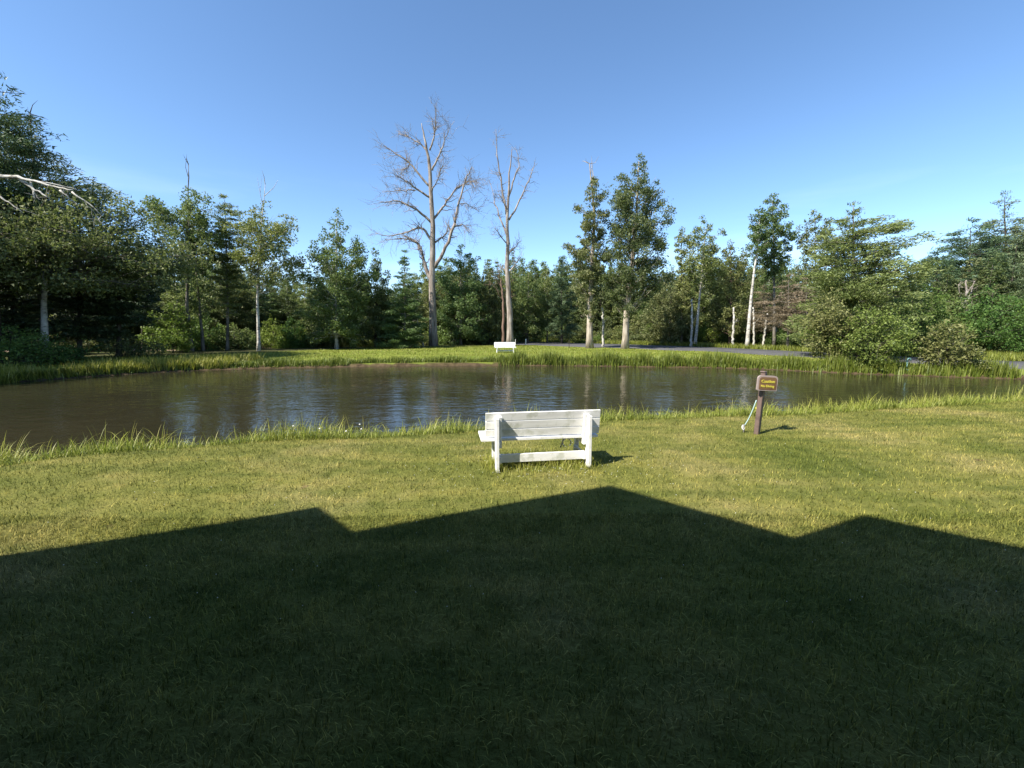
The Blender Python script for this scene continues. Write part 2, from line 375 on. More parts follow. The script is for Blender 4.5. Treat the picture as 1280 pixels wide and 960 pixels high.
# water as a fan kept inside the basin: the pond outline pushed out a little under the banks
c0 = POND.mean(0); dirs = np.roll(POND, -1, 0) - np.roll(POND, 1, 0); nrm = np.stack([dirs[:, 1], -dirs[:, 0]], 1); nrm /= np.linalg.norm(nrm, axis=1)[:, None]
area = .5 * np.sum(POND[:, 0] * np.roll(POND[:, 1], -1) - np.roll(POND[:, 0], -1) * POND[:, 1])
OUT = POND + nrm * (.10 if area > 0 else -.10)
import bmesh
bmw = bmesh.new(); vs = [bmw.verts.new((x, y, WATER_Z)) for x, y in OUT]; fce = bmw.faces.new(vs)
bmesh.ops.triangulate(bmw, faces=[fce]); w_me = bpy.data.meshes.new('pond_water'); bmesh.ops.recalc_face_normals(bmw, faces=bmw.faces)
if sum(f.normal.z for f in bmw.faces) < 0: bmesh.ops.reverse_faces(bmw, faces=bmw.faces)
bmw.to_mesh(w_me); bmw.free()
tag(link('pond_water', w_me, M_WATER), kind='structure')

def road_strip(name, L_edge, R_edge, mat, z=.02, th=.0):
    A, B = np.array(L_edge), np.array(R_edge)
    s = np.linspace(0, 1, len(A)); u = np.linspace(0, 1, 60)
    def sm(P):   # gentle smoothing of the polyline
        q = np.stack([np.interp(u, s, P[:, k]) for k in range(2)], 1)
        for _ in range(6): q[1:-1] = (q[:-2] + q[1:-1] * 2 + q[2:]) / 4
        return q
    A, B = sm(A), sm(B); m = MB(); n = len(A)
    C = (A + B) / 2
    V = np.vstack([np.c_[A, np.full(n, z)], np.c_[C, np.full(n, z + .04)], np.c_[B, np.full(n, z)], np.c_[A + (A - C) * .04, np.full(n, -.12)], np.c_[B + (B - C) * .04, np.full(n, -.12)]])
    i = np.arange(n - 1)
    m.add(V, np.vstack([np.stack([i + a * n, i + b * n, i + 1 + b * n, i + 1 + a * n], 1) for a, b in ((3, 0), (0, 1), (1, 2), (2, 4))]))
    return tag(link(name, m.mesh(name, False), mat), kind='structure')
road_near = [(60, 13.5), (42, 16.5), (30, 18.4)] + [tuple(ground(x, y)[:2]) for x, y in ((1280, 461.5), (1210, 458.5), (1000, 446), (900, 440), (780, 435.5), (700, 433), (660, 431))] + [(-4, 50.5), (-18, 57)]
road_far = [(62, 18.5), (44, 21.8), (33, 23.0)] + [tuple(ground(x, y)[:2]) for x, y in ((1280, 452.5), (1210, 450), (1000, 439.5), (900, 434.5), (780, 430.5), (700, 428.5), (660, 427.3))] + [(-4, 60), (-20, 66)]
road_strip('road', road_near, road_far, M_ASPHALT)
road_strip('path', [(-40, 33.5), (-33, 34.5), (-26, 36.0), (-22, 40)], [(-42, 37), (-34, 38.5), (-29, 40), (-26, 44)], M_DIRT)

# ------------------------------------------------------------------ trees
def interp_path(P, z):
    P = np.asarray(P); return np.stack([np.interp(z, P[:, 2], P[:, k]) for k in range(3)], -1)
LEAFSIZE = {'aspen': .155, 'poplar': .155, 'olive': .15, 'spruce': .23, 'pine': .21, 'larch': .17, 'shrub': .135, 'lime': .135, 'brown': .19}
LAI = {'aspen': 4.2, 'poplar': 5.0, 'olive': 4.6, 'spruce': 6.0, 'pine': 4.6, 'larch': 4.4, 'shrub': 4.4, 'lime': 4.0, 'brown': 1.8}

def leaves(mb, C, size, aspect, rng, axis_dir=None, up=.55):
    n = len(C)
    a = rng.normal(size=(n, 3))
    if axis_dir is not None: a = a * .45 + axis_dir
    a /= np.linalg.norm(a, axis=1)[:, None]
    nn = rng.normal(size=(n, 3)); nn /= np.linalg.norm(nn, axis=1)[:, None]; nn[:, 2] += up
    b = np.cross(nn, a); b /= np.linalg.norm(b, axis=1)[:, None] + 1e-9
    if axis_dir is None: a = np.cross(b, nn); a /= np.linalg.norm(a, axis=1)[:, None] + 1e-9
    l = size * rng.uniform(.7, 1.3, n)[:, None]
    k = rng.uniform(-.25, .25, n)[:, None]
    V = np.stack([C - a * l * .5 + b * l * aspect * (.5 + k), C - a * l * .5 - b * l * aspect * (.5 - k), C + a * l * .5], 1).reshape(-1, 3)
    mb.add(V, None, np.arange(3 * n).reshape(-1, 3))

def grow(kind, trunk, r0, prof, seed, lai=1.0, limb=1.0, leaf=1.0, depth=1.0, dead_top=0, sides=7, ragged=1.0, fork=.12):
    """trunk: [(x,y,z)] bottom to top; prof: [(z,xl,xr)]; returns meshes trunk, branches, crown in the same frame"""
    rng = np.random.default_rng(seed)
    trunk = np.array(sorted(trunk, key=lambda p: p[2]), float); prof = np.array(sorted(prof), float); tx = np.interp(prof[:, 0], trunk[:, 2], trunk[:, 0]); prof[:, 1] = tx + (prof[:, 1] - tx) * 1.14; prof[:, 2] = tx + (prof[:, 2] - tx) * 1.14
    zt = np.linspace(trunk[0, 2], trunk[-1, 2], 16); P = interp_path(trunk, zt)
    ht = zt[-1] - zt[0]; P[1:, :2] += np.cumsum(rng.normal(0, .006 * ht / 4, (15, 2)), 0) * .6
    rad = r0 * (1 - .90 * np.linspace(0, 1, 16) ** .85); rad[0] *= 1.25; rad = np.maximum(rad, .018)
    tm = MB(); tm.tube(P, rad, sides)
    bm_, cm = MB(), MB()
    zlo, zhi = prof[0, 0], prof[-1, 0]
    w = prof[:, 2] - prof[:, 1]; area = np.trapezoid(w, prof[:, 0]) if hasattr(np, 'trapezoid') else np.trapz(w, prof[:, 0])
    conifer = kind in ('spruce', 'pine', 'larch', 'brown')
    n_limb = int(limb * (18 + area * (1.5 if conifer else 1.15)))
    # heights drawn in proportion to width
    zz = np.linspace(zlo, zhi, 200); ww = np.interp(zz, prof[:, 0], w) + .25; cdf = np.cumsum(ww); cdf /= cdf[-1]
    hz = np.interp((np.arange(n_limb) + rng.random(n_limb)) / n_limb, cdf, zz)
    size = LEAFSIZE[kind] * leaf
    asp = {'spruce': .30, 'pine': .28, 'larch': .32, 'brown': .22}.get(kind, .72)
    n_leaf = int(LAI[kind] * lai * area / (size * size * asp * .5))
    phi0 = rng.random() * 6.28
    cl_c, cl_r, cl_w, cl_d = [], [], [], []
    for i in range(n_limb):
        z = hz[i]; phi = phi0 + i * 2.39996 + rng.normal(0, .3)
        dx, dy = math.cos(phi), math.sin(phi)
        c = interp_path(np.c_[P], min(z, P[-1, 2]))
        xl, xr = np.interp(z, prof[:, 0], prof[:, 1]), np.interp(z, prof[:, 0], prof[:, 2])
        rx = max(.12, (xr - c[0]) if dx > 0 else (c[0] - xl)); ry = max(.15, .5 * (xr - xl) * depth)
        Lm = 1 / math.sqrt((dx / rx) ** 2 + (dy / ry) ** 2) * (1 - .42 * rng.random() ** 1.5 * ragged)
        if rng.random() < .10 * ragged: Lm *= 1.18
        tip = np.array([c[0] + dx * Lm, c[1] + dy * Lm, z])
        rise = {'spruce': -.10, 'pine': .12, 'larch': .10, 'brown': .0, 'poplar': 1.0}.get(kind, .70) * Lm
        z0 = np.clip(z - rise, P[0, 2] + fork * ht if not conifer else P[0, 2], P[-1, 2])
        o = interp_path(P, z0); t = np.linspace(0, 1, 6)[:, None]
        Q = o + (tip - o) * t; bow = .14 * Lm * rng.normal(.3, .5)
        Q[:, 2] += (np.sin(t[:, 0] * math.pi)) * bow * (-.5 if conifer else 1)
        Q[1:-1] += rng.normal(0, .035 * Lm + .01, (4, 3))
        rb = min(np.interp(z0, zt, rad) * .55, .012 + .014 * Lm); bm_.tube(Q, np.linspace(rb, .008, 6), 4, False)
        nc = max(2, int(2 + Lm * (2.0 if conifer else 2.4)))
        for k in range(nc):
            u = rng.uniform(.18 if kind in ('spruce', 'brown', 'larch') else .38, 1.03)
            pt = o + (tip - o) * u; pt = np.array([np.interp(u, t[:, 0], Q[:, q]) for q in range(3)])
            side = np.cross([dx, dy, 0], [0, 0, 1.0]) * rng.normal(0, .22 * Lm * (u + .25))
            pt = pt + side * (1 if conifer else .9) + np.array([0, 0, rng.normal(0, .08 if conifer else .22)])
            rc = rng.uniform(.24, .62) * min(1.25, .45 + .30 * Lm) * (1 if conifer else .82)
            cl_c.append(pt); cl_r.append(rc); cl_w.append(rc ** 2 * rng.uniform(.2, 1.5)); cl_d.append((dx, dy, -.12 if kind == 'spruce' else .12))
            if rng.random() < .30 and not conifer: bm_.tube([Q[3], (Q[3] + pt) / 2 + rng.normal(0, .05, 3), pt], [.014, .010, .006], 3, False)
    # leader clumps along the upper trunk
    for z in np.linspace(max(zlo, P[0, 2] + ht * .3), zhi, int(4 + (zhi - zlo) * 1.1)):
        c = interp_path(P, min(z, P[-1, 2])); c[2] = z
        hw = .5 * (np.interp(z, prof[:, 0], prof[:, 2]) - np.interp(z, prof[:, 0], prof[:, 1]))
        cl_c.append(c + rng.normal(0, .1, 3)); cl_r.append(min(.55, .25 + .3 * hw)); cl_w.append(.12); cl_d.append((0, 0, 1))
    cl_c, cl_r, cl_w, cl_d = map(np.array, (cl_c, cl_r, cl_w, cl_d))
    pick = rng.choice(len(cl_c), n_leaf, p=cl_w / cl_w.sum())
    off = rng.normal(size=(n_leaf, 3)); off /= np.linalg.norm(off, axis=1)[:, None]; off *= (rng.random(n_leaf) ** .45)[:, None]
    flat = np.array([1, 1, {'spruce': .28, 'pine': .50, 'larch': .34, 'brown': .22}.get(kind, .78)])
    C = cl_c[pick] + off * cl_r[pick][:, None] * flat * 1.15
    C[:, 2] = np.maximum(C[:, 2], P[0, 2] + .05)
    leaves(cm, C, size, asp, rng, cl_d[pick] if conifer else None)
    for k in range(dead_top):      # bare leader above the crown
        o = P[-1] if k == 0 else P[-1 - rng.integers(0, 3)]
        tip = P[-1] + np.array([rng.normal(0, .35), rng.normal(0, .35), rng.uniform(.1, .9)])
        bm_.tube([o, (o + tip) / 2 + rng.normal(0, .08, 3), tip], [.03, .018, .006], 4, False)
    return tm.mesh('trunk', True), bm_.mesh('branches', True), cm.mesh('crown')

def plant(name, meshes, bark, leafkind, loc, label, cat, group=None, rz=0, scale=1.0, sz=None, twig=None):
    root = empty(name, loc, rz); root.scale = (scale, scale, sz or scale)
    tag(root, label, cat, group)
    if meshes[0]: link('trunk', meshes[0], BARK[bark], root)
    if meshes[1] and len(meshes[1].vertices): tag(link('branches', meshes[1], BARK[twig or bark], root), kind='stuff')
    if meshes[2] and len(meshes[2].vertices): tag(link('crown', meshes[2], LEAF[leafkind], root), kind='stuff')
    return root

def tree_px(name, kind, bark, Y, trunk_px, r0, prof_px, seed, label, group=None, cat='tree', twig=None, **kw):
    """a tree measured in the photograph, built at its own distance Y and real size"""
    T = np.array([at(x, y, Y) for x, y in trunk_px])
    base = np.array([T[0, 0], Y, 0.0]); T[0, 2] = min(T[0, 2], 0.0); T[0, 2] = -.1
    T = T - base; P = [(at(0, y, Y)[2], at(xl, y, Y)[0] - base[0], at(xr, y, Y)[0] - base[0]) for y, xl, xr in prof_px]
    P = [p for p in P if p[0] > .15] or P
    ms = grow(kind, T, r0, P, seed, **kw)
    return plant(name, ms, bark, kind, base, label, cat, group, twig=twig)

HEROES = [
 # name, kind, bark, Y, trunk px (bottom to top), radius, profile px (y, xl, xr), seed, label, options
 ('pine_tree', 'pine', 'dark', 23, [(-12, 425), (-8, 250), (-4, 100)], .28, [(95, -12, 6), (125, -30, 30), (150, -50, 40), (185, -60, 52), (240, -80, 56), (300, -80, 40)], 11, 'tallest dark pine at the left edge of the pond, cut by the frame', dict(lai=.9, ragged=1.5)),
 ('pine_tree', 'pine', 'grey', 26, [(52, 425), (50, 330), (44, 240), (37, 142)], .26, [(150, 34, 42), (163, 30, 80), (185, 8, 75), (205, 0, 112), (225, -20, 124), (250, -30, 100), (285, -20, 90)], 12, 'blue green pine with bare leader tip behind the white broken limb', dict(lai=.7, ragged=1.7, dead_top=3)),
 ('birch_tree', 'olive', 'white', 24, [(54, 432), (54, 380), (58, 320), (74, 255)], .20, [(232, 60, 112), (245, 5, 142), (266, -40, 182), (292, -50, 216), (320, -40, 228), (345, -10, 220), (365, 10, 160)], 13, 'olive broad birch leaning over the left bank, pale trunk, domed crown', dict(lai=1.35, limb=1.5, fork=.55, twig='grey', leaf=.9)),
 ('spruce_tree', 'spruce', 'dark', 27, [(98, 432), (98, 290)], .16, [(285, 96, 101), (330, 75, 120), (380, 60, 138), (425, 55, 145)], 14, 'dark spruce right of the pale birch trunk on left bank', dict()),
 ('spruce_tree', 'spruce', 'dark', 28, [(147, 432), (148, 292)], .17, [(288, 145, 151), (330, 125, 172), (380, 115, 182), (405, 120, 180)], 15, 'dark spruce with bare dark stem beside the dirt path', dict(lai=.9)),
 ('spruce_tree', 'spruce', 'dark', 25, [(14, 432), (14, 300)], .17, [(295, 10, 18), (340, -14, 42), (390, -26, 56), (432, -30, 60)], 16, 'low dark spruce near left edge under the olive birch', dict()),
 ('spruce_tree', 'spruce', 'dark', 33, [(178, 432), (178, 312)], .15, [(308, 176, 181), (345, 160, 196), (385, 155, 200), (400, 160, 198)], 17, 'dusky spruce behind the dirt path left of tall aspens', dict(lai=.8)),
 ('aspen_tree', 'aspen', 'grey', 34, [(240, 436), (233, 380), (233, 300), (234, 205)], .16, [(236, 228, 240), (250, 205, 255), (265, 196, 266), (290, 205, 270), (315, 215, 268), (345, 218, 250)], 18, 'tall aspen with bare spire top left of the slender larch', dict(lai=.75, ragged=1.4, dead_top=4)),
 ('aspen_tree', 'aspen', 'grey', 35, [(254, 436), (249, 380), (240, 290), (236, 262)], .14, [(262, 236, 262), (300, 232, 272), (345, 230, 262), (390, 236, 262)], 19, 'aspen with leaning stem right beside the bare spired aspen', dict(lai=.7)),
 ('larch_tree', 'larch', 'grey', 36, [(284, 436), (284, 330), (282, 250)], .14, [(245, 279, 285), (262, 270, 297), (285, 266, 304), (320, 262, 308), (360, 266, 300), (395, 272, 298)], 20, 'slender pointed larch between the two bare topped aspens', dict(lai=.8)),
 ('aspen_tree', 'aspen', 'white', 35, [(323, 434), (322, 370), (325, 300), (331, 230)], .15, [(256, 326, 342), (268, 305, 360), (290, 297, 364), (310, 302, 372), (330, 308, 374), (345, 325, 365)], 21, 'white stemmed aspen with rounded crown and bare spire tip', dict(lai=.95, ragged=1.3, dead_top=4)),
 ('poplar_tree', 'aspen', 'white', 38, [(421, 434), (420, 360), (421, 272)], .17, [(265, 417, 425), (285, 403, 440), (315, 392, 452), (350, 386, 460), (390, 388, 458), (428, 392, 452)], 22, 'full leafy poplar standing alone against sky left of dead tree', dict(lai=1.1)),
 ('poplar_tree', 'poplar', 'dark', 41, [(470, 434), (470, 330)], .14, [(318, 464, 474), (340, 452, 484), (380, 446, 492), (425, 444, 494)], 23, 'small dark poplar between the leafy poplar and pale larch', dict()),
 ('larch_tree', 'larch', 'grey', 40, [(506, 434), (506, 318)], .14, [(315, 503, 509), (340, 496, 516), (365, 488, 524), (400, 480, 534), (430, 480, 536)], 24, 'pale green spired larch just left of the large dead tree', dict(lai=1.1)),
 ('birch_tree', 'aspen', 'white', 42, [(530, 432), (520, 395), (511, 362), (506, 340)], .07, [(345, 500, 520), (370, 500, 526), (395, 505, 530)], 25, 'thin leaning white birch between pale larch and dead tree', dict(lai=.6)),
 ('poplar_tree', 'aspen', 'grey', 47, [(576, 432), (576, 315)], .17, [(308, 570, 582), (325, 556, 596), (350, 548, 600), (390, 548, 604), (428, 552, 606)], 26, 'broad green poplar right behind the large dead tree', dict(lai=1.15)),
 ('poplar_tree', 'poplar', 'dark', 49, [(612, 432), (612, 345)], .14, [(338, 606, 618), (360, 594, 628), (400, 590, 632), (428, 592, 630)], 27, 'dark poplar left of the thinner dead tree', dict()),
 ('poplar_tree', 'aspen', 'grey', 52, [(660, 430), (660, 340)], .14, [(334, 655, 665), (355, 645, 676), (390, 642, 682), (422, 644, 684)], 28, 'bright green poplar right of the thinner dead tree', dict()),
 ('aspen_tree', 'aspen', 'grey', 54, [(684, 430), (684, 342)], .12, [(338, 680, 688), (352, 674, 693), (380, 672, 696), (410, 672, 698)], 29, 'slim aspen behind the road between poplar and blue spruce', dict(lai=.8)),
 ('spruce_tree', 'pine', 'dark', 50, [(702, 430), (702, 325)], .14, [(322, 700, 704), (340, 694, 710), (365, 688, 716), (420, 686, 720)], 30, 'blue green spruce left of the two live poplars by road', dict()),
 ('poplar_tree', 'poplar', 'tan', 39.5, [(737, 436), (737, 400), (739, 330), (742, 270), (736, 205)], .34, [(226, 731, 742), (240, 724, 758), (262, 722, 757), (285, 716, 760), (315, 709, 758), (340, 713, 756), (365, 716, 754), (395, 722, 750)], 31, 'thinner live poplar by the road with straggling bare top', dict(lai=.72, ragged=1.5, dead_top=6, leaf=.95)),
 ('poplar_tree', 'poplar', 'tan', 38.2, [(781, 437), (783, 390), (790, 330), (796, 260), (798, 202)], .33, [(195, 795, 803), (206, 782, 816), (226, 768, 822), (252, 762, 832), (285, 760, 834), (315, 762, 836), (345, 757, 826), (365, 762, 816), (385, 772, 800)], 32, 'tall dense live poplar on the roadside with bare tan trunk foot', dict(lai=1.0, ragged=1.3, leaf=.95, limb=1.1)),
 ('maple_tree', 'poplar', 'dark', 47, [(838, 430), (838, 360)], .16, [(345, 828, 848), (365, 815, 862), (395, 808, 868), (425, 808, 868)], 33, 'low rounded dark tree right of the tall dense poplar', dict(lai=1.1)),
 ('birch_tree', 'aspen', 'white', 44, [(869, 430), (873, 380), (878, 330), (881, 285)], .17, [(277, 878, 886), (290, 866, 898), (310, 860, 900), (330, 858, 902), (352, 862, 900)], 34, 'white birch with slender clean trunk and small high crown', dict(lai=.9)),
 ('aspen_tree', 'aspen', 'grey', 46, [(852, 430), (852, 292)], .13, [(288, 848, 858), (300, 843, 866), (325, 846, 868), (355, 846, 870), (400, 846, 872)], 35, 'pale thin crowned aspen left of the white birch', dict(lai=.7)),
 ('aspen_tree', 'olive', 'rust', 45, [(912, 428), (914, 380), (913, 312)], .13, [(303, 908, 918), (320, 897, 928), (350, 892, 934), (385, 892, 934), (415, 890, 936)], 36, 'reddish stemmed aspen between the two white birches', dict(lai=.75)),
 ('birch_tree', 'aspen', 'white', 40, [(934, 428), (938, 385), (943, 340), (949, 300), (951, 265)], .20, [(262, 940, 952), (280, 934, 958), (300, 936, 960), (318, 938, 962)], 37, 'leaning white birch with thick bright trunk and tufted crown', dict(lai=.9)),
 ('aspen_tree', 'aspen', 'grey', 42, [(968, 428), (968, 330), (966, 250)], .17, [(243, 963, 970), (258, 954, 980), (285, 950, 990), (315, 950, 992), (345, 956, 990)], 38, 'highest leafy aspen right of the leaning white birch', dict(lai=1.0)),
 ('aspen_tree', 'olive', 'grey', 41, [(1020, 425), (1019, 272)], .14, [(264, 1014, 1026), (280, 1002, 1038), (305, 998, 1040), (335, 1002, 1036), (360, 1004, 1036)], 39, 'thin greyish aspen between the high aspen and the great larch', dict(lai=.55)),
 ('larch_tree', 'larch', 'grey', 27, [(1066, 440), (1067, 330), (1067, 258)], .22, [(255, 1065, 1070), (270, 1052, 1092), (290, 1038, 1126), (315, 1028, 1122), (345, 1014, 1128), (375, 1008, 1122), (410, 1005, 1118), (430, 1010, 1110)], 40, 'great spreading larch with layered boughs right of the birches', dict(lai=1.4, limb=1.4, ragged=1.2)),
 ('pine_tree', 'pine', 'dark', 36, [(1172, 428), (1172, 318)], .18, [(310, 1168, 1176), (328, 1150, 1190), (355, 1144, 1204), (395, 1140, 1206)], 41, 'leftmost dark pine of the group beyond the right road', dict(lai=1.2)),
 ('pine_tree', 'pine', 'dark', 38, [(1212, 428), (1212, 285)], .2, [(276, 1207, 1217), (292, 1186, 1232), (325, 1176, 1246), (365, 1172, 1250), (400, 1178, 1246)], 42, 'full dark pine beside the grey snag at right', dict(lai=1.2)),
 ('pine_tree', 'pine', 'dark', 40, [(1258, 428), (1258, 330), (1257, 246)], .22, [(240, 1253, 1263), (252, 1246, 1270), (266, 1250, 1264), (282, 1226, 1286), (320, 1216, 1300), (365, 1212, 1304), (400, 1220, 1298)], 43, 'tallest pine at right with a tufted tip above its crown', dict(lai=1.1)),
 ('pine_tree', 'pine', 'dark', 39, [(1312, 428), (1312, 275)], .22, [(268, 1304, 1318), (290, 1280, 1340), (330, 1266, 1355), (390, 1262, 1358)], 44, 'dark pine cut by the right edge of the frame', dict(lai=1.1)),
]
for (nm, kind, bark, Y, tp, r0, pp, sd, lab, kw) in HEROES:
    tree_px(nm, kind, bark, Y, tp, r0, pp, sd, lab, **kw)

# white broken limb in front of the left pines: a fallen birch top, bare
def limb_paths(mb, Y, paths, r_from, r_to, rng, twigs=0, spread=1.0, depth=1.0, twig_len=(.5, 1.5)):
    for pth in paths:
        if isinstance(pth, tuple): pth, ra, rb = pth
        else: ra, rb = r_from, r_to
        pts = np.array([at(x, y, Y) for x, y in pth]); dy = rng.normal(0, depth)
        pts[:, 1] += np.linspace(0, 1, len(pts)) * dy
        n = 4 * (len(pts) - 1) + 1; t = np.linspace(0, len(pts) - 1, n)
        Q = np.stack([np.interp(t, np.arange(len(pts)), pts[:, k]) for k in range(3)], 1)
        Q[1:-1] = (Q[:-2] + Q[1:-1] + Q[2:]) / 3
        seg = np.linalg.norm(np.diff(Q, axis=0), axis=1).mean()
        Q[1:-1] += rng.normal(0, .06 * seg + .01, Q[1:-1].shape)
        mb.tube(Q, np.linspace(ra, rb, n), 6)
        for _ in range(twigs):
            u = rng.uniform(.25, 1) * (n - 1); i = int(min(u, n - 2)); o = Q[i] + (Q[i + 1] - Q[i]) * (u - i)
            d = Q[min(i + 1, n - 1)] - Q[i]; d /= np.linalg.norm(d) + 1e-9
            d = d * .7 + rng.normal(0, .6 * spread, 3); d /= np.linalg.norm(d)
            Ln = rng.uniform(*twig_len); r = max(.010, np.interp(u, [0, n - 1], [ra, rb]) * .4)
            K = np.array([o + d * Ln * s + rng.normal(0, .05 * Ln, 3) * (s > 0) for s in np.linspace(0, 1, 5)])
            mb.tube(K, np.linspace(r, .006, 5), 4, False)
            for _ in range(3):
                j = rng.integers(1, 4); d2 = d * .6 + rng.normal(0, .6, 3); d2 /= np.linalg.norm(d2); L2 = Ln * rng.uniform(.3, .7)
                K2 = np.array([K[j], K[j] + d2 * L2 * .5 + rng.normal(0, .04 * L2, 3), K[j] + d2 * L2])
                mb.tube(K2, [.010, .008, .005], 3, False)

def bare_tree(name, Y, trunk_px, r0, r1, paths, rng_seed, label, twigs, bark='dead', cat='dead tree', depth=1.2, twig_len=(.5, 1.5), base_px=None, group=None):
    rng = np.random.default_rng(rng_seed)
    base = at(trunk_px[0][0], trunk_px[0][1], Y); base[2] = 0
    root = empty(name, base); tag(root, label, cat, group)
    T = np.array([at(x, y, Y) for x, y in trunk_px]); 
    if base_px is None: T[0, 2] = -.1
    tm = MB(); zz = np.linspace(0, len(T) - 1, 22); Q = np.stack([np.interp(zz, np.arange(len(T)), T[:, k]) for k in range(3)], 1)
    Q[1:-1, :2] += rng.normal(0, .03, (20, 2)); rr = np.linspace(r0, r1, 22) ** 1.0; rr[0] *= 1.3; rr[1] *= 1.08
    tm.tube(Q - base, rr, 10)
    link('trunk', tm.mesh('trunk', True), BARK[bark], root)
    bm_ = MB(); limb_paths(bm_, Y, paths, .10, .025, rng, twigs, depth=depth, twig_len=twig_len)
    if bm_.n:
        for k in range(len(bm_.v)): bm_.v[k] = bm_.v[k] - base
        tag(link('branches', bm_.mesh('branches', True), BARK[bark], root), kind='stuff')
    return root

bare_tree('dead_tree', 44, [(542, 433), (541, 380), (540, 350), (541, 300), (540, 262), (538, 215), (534, 189), (530, 168), (527, 154)], .40, .03, [
    ([(539, 352), (530, 330), (526, 312), (516, 298), (500, 292)], .22, .05), ([(523, 305), (512, 300), (488, 303)], .09, .02),
    ([(541, 304), (532, 288), (523, 285), (512, 292), (488, 298), (473, 294)], .14, .02),
    ([(539, 278), (526, 266), (512, 259), (501, 256), (481, 259)], .13, .03),
    ([(538, 247), (523, 239), (515, 233), (504, 227), (494, 224)], .11, .02), ([(519, 238), (504, 239), (480, 242)], .07, .015),
    ([(537, 233), (523, 217), (510, 202), (491, 191), (483, 185)], .12, .02), ([(511, 206), (493, 203)], .06, .015),
    ([(534, 189), (526, 179), (515, 172), (496, 163)], .09, .02),
    ([(540, 213), (547, 200), (556, 180), (563, 163)], .11, .02), ([(537, 188), (543, 174), (546, 160), (547, 150), (547, 143)], .09, .015),
    ([(543, 335), (558, 309), (569, 281), (574, 252), (582, 228), (591, 211)], .20, .03),
    ([(541, 275), (547, 266), (558, 250), (567, 235), (580, 225), (589, 217)], .14, .03),
    ([(542, 304), (552, 292), (556, 281)], .11, .04), ([(582, 228), (593, 231), (600, 237)], .05, .012), ([(575, 255), (582, 250), (596, 255)], .05, .012),
    ([(567, 285), (578, 280), (588, 292)], .05, .012), ([(540, 240), (552, 228), (561, 218)], .07, .02)],
    51, 'large bare dead tree with wide spreading limbs across the pond', 28, depth=2.0, twig_len=(.6, 2.0))
bare_tree('dead_tree', 44.5, [(638, 433), (637, 385), (634, 346), (634, 277), (636, 229), (640, 186)], .36, .03, [
    ([(633, 268), (627, 233), (621, 193), (620, 163)], .12, .02), ([(635, 250), (643, 222), (650, 204), (645, 186)], .10, .02),
    ([(636, 275), (650, 251), (661, 226), (668, 207)], .11, .02), ([(633, 293), (621, 259), (611, 218)], .10, .02),
    ([(633, 304), (618, 288)], .06, .02), ([(635, 320), (647, 304)], .10, .03), ([(635, 343), (652, 320)], .09, .02), ([(634, 340), (621, 328)], .05, .02), ([(634, 262), (624, 246)], .05, .02)],
    52, 'thinner bare dead tree with upswept limbs behind the far bench', 18, depth=1.0, twig_len=(.4, 1.3))
bare_tree('dead_tree', 45.5, [(629, 433), (629, 375), (626, 352), (622, 335)], .16, .03, [
    ([(629, 378), (620, 360), (612, 352)], .05, .015), ([(628, 370), (636, 356), (640, 348)], .05, .015), ([(627, 360), (618, 345)], .05, .015), ([(629, 385), (640, 370)], .04, .015)],
    53, 'short bare dead stem leaning beside the thinner dead tree', 7, bark='rust', depth=.8, twig_len=(.4, 1.1))
bare_tree('broken_birch', 19.5, [(-80, 432), (-70, 330), (-45, 250), (-8, 222)], .19, .11, [
    ([(-10, 222), (12, 220), (40, 226), (75, 236), (100, 240)], .095, .02), ([(22, 222), (45, 238), (62, 248)], .075, .02), ([(38, 228), (42, 238), (46, 250)], .05, .015),
    ([(40, 226), (60, 228), (85, 234)], .05, .015), ([(75, 238), (85, 246), (96, 256)], .04, .012), ([(90, 240), (110, 254), (122, 268)], .035, .01), ([(0, 245), (14, 256), (28, 266)], .04, .012)],
    54, 'broken white birch limb arching in from the left edge, stripped bare', 2, bark='white', depth=.4, twig_len=(.3, .9))
SNAGS = [(864, 430, 865, 374, .12, 'thin white snag left of the white birch trunk'), (916, 428, 917, 384, .12, 'white snag stub below the reddish stemmed aspen'),
         (954, 426, 959, 392, .10, 'pale leaning snag right of the leaning white birch'), (967, 427, 972, 392, .11, 'bright short snag beside the withered spruce boughs'),
         (943, 427, 941, 384, .10, 'grey snag hugging the leaning white birch trunk'), (754, 428, 753, 385, .12, 'pale snag in the gap between the two live poplars'),
         (876, 345, 876, 345, 0, '')]
for k, (x0, y0, x1, y1, r, lab) in enumerate(SNAGS[:6]):
    bare_tree('snag', 42.5, [(x0, y0), ((x0 + x1) / 2 + .4, (y0 + y1) / 2), (x1, y1)], r, r * .6, [([((x0 + x1) / 2, (y0 + y1) / 2), (x1 + 5, (y0 + y1) / 2 - 8)], .03, .01)], 60 + k, lab, 1, bark='white', cat='snag', depth=.3, twig_len=(.2, .6))
bare_tree('snag', 33, [(1205, 425), (1207, 380), (1208, 350)], .13, .04, [([(1207, 385), (1213, 365), (1216, 352)], .05, .01), ([(1206, 388), (1200, 368), (1198, 355)], .05, .01), ([(1207, 375), (1218, 368)], .04, .01), ([(1206, 380), (1195, 376)], .04, .01), ([(1207, 370), (1211, 352)], .04, .01)], 67, 'grey forked snag against the dark pines at right', 5, cat='snag', depth=.5, twig_len=(.3, .8))

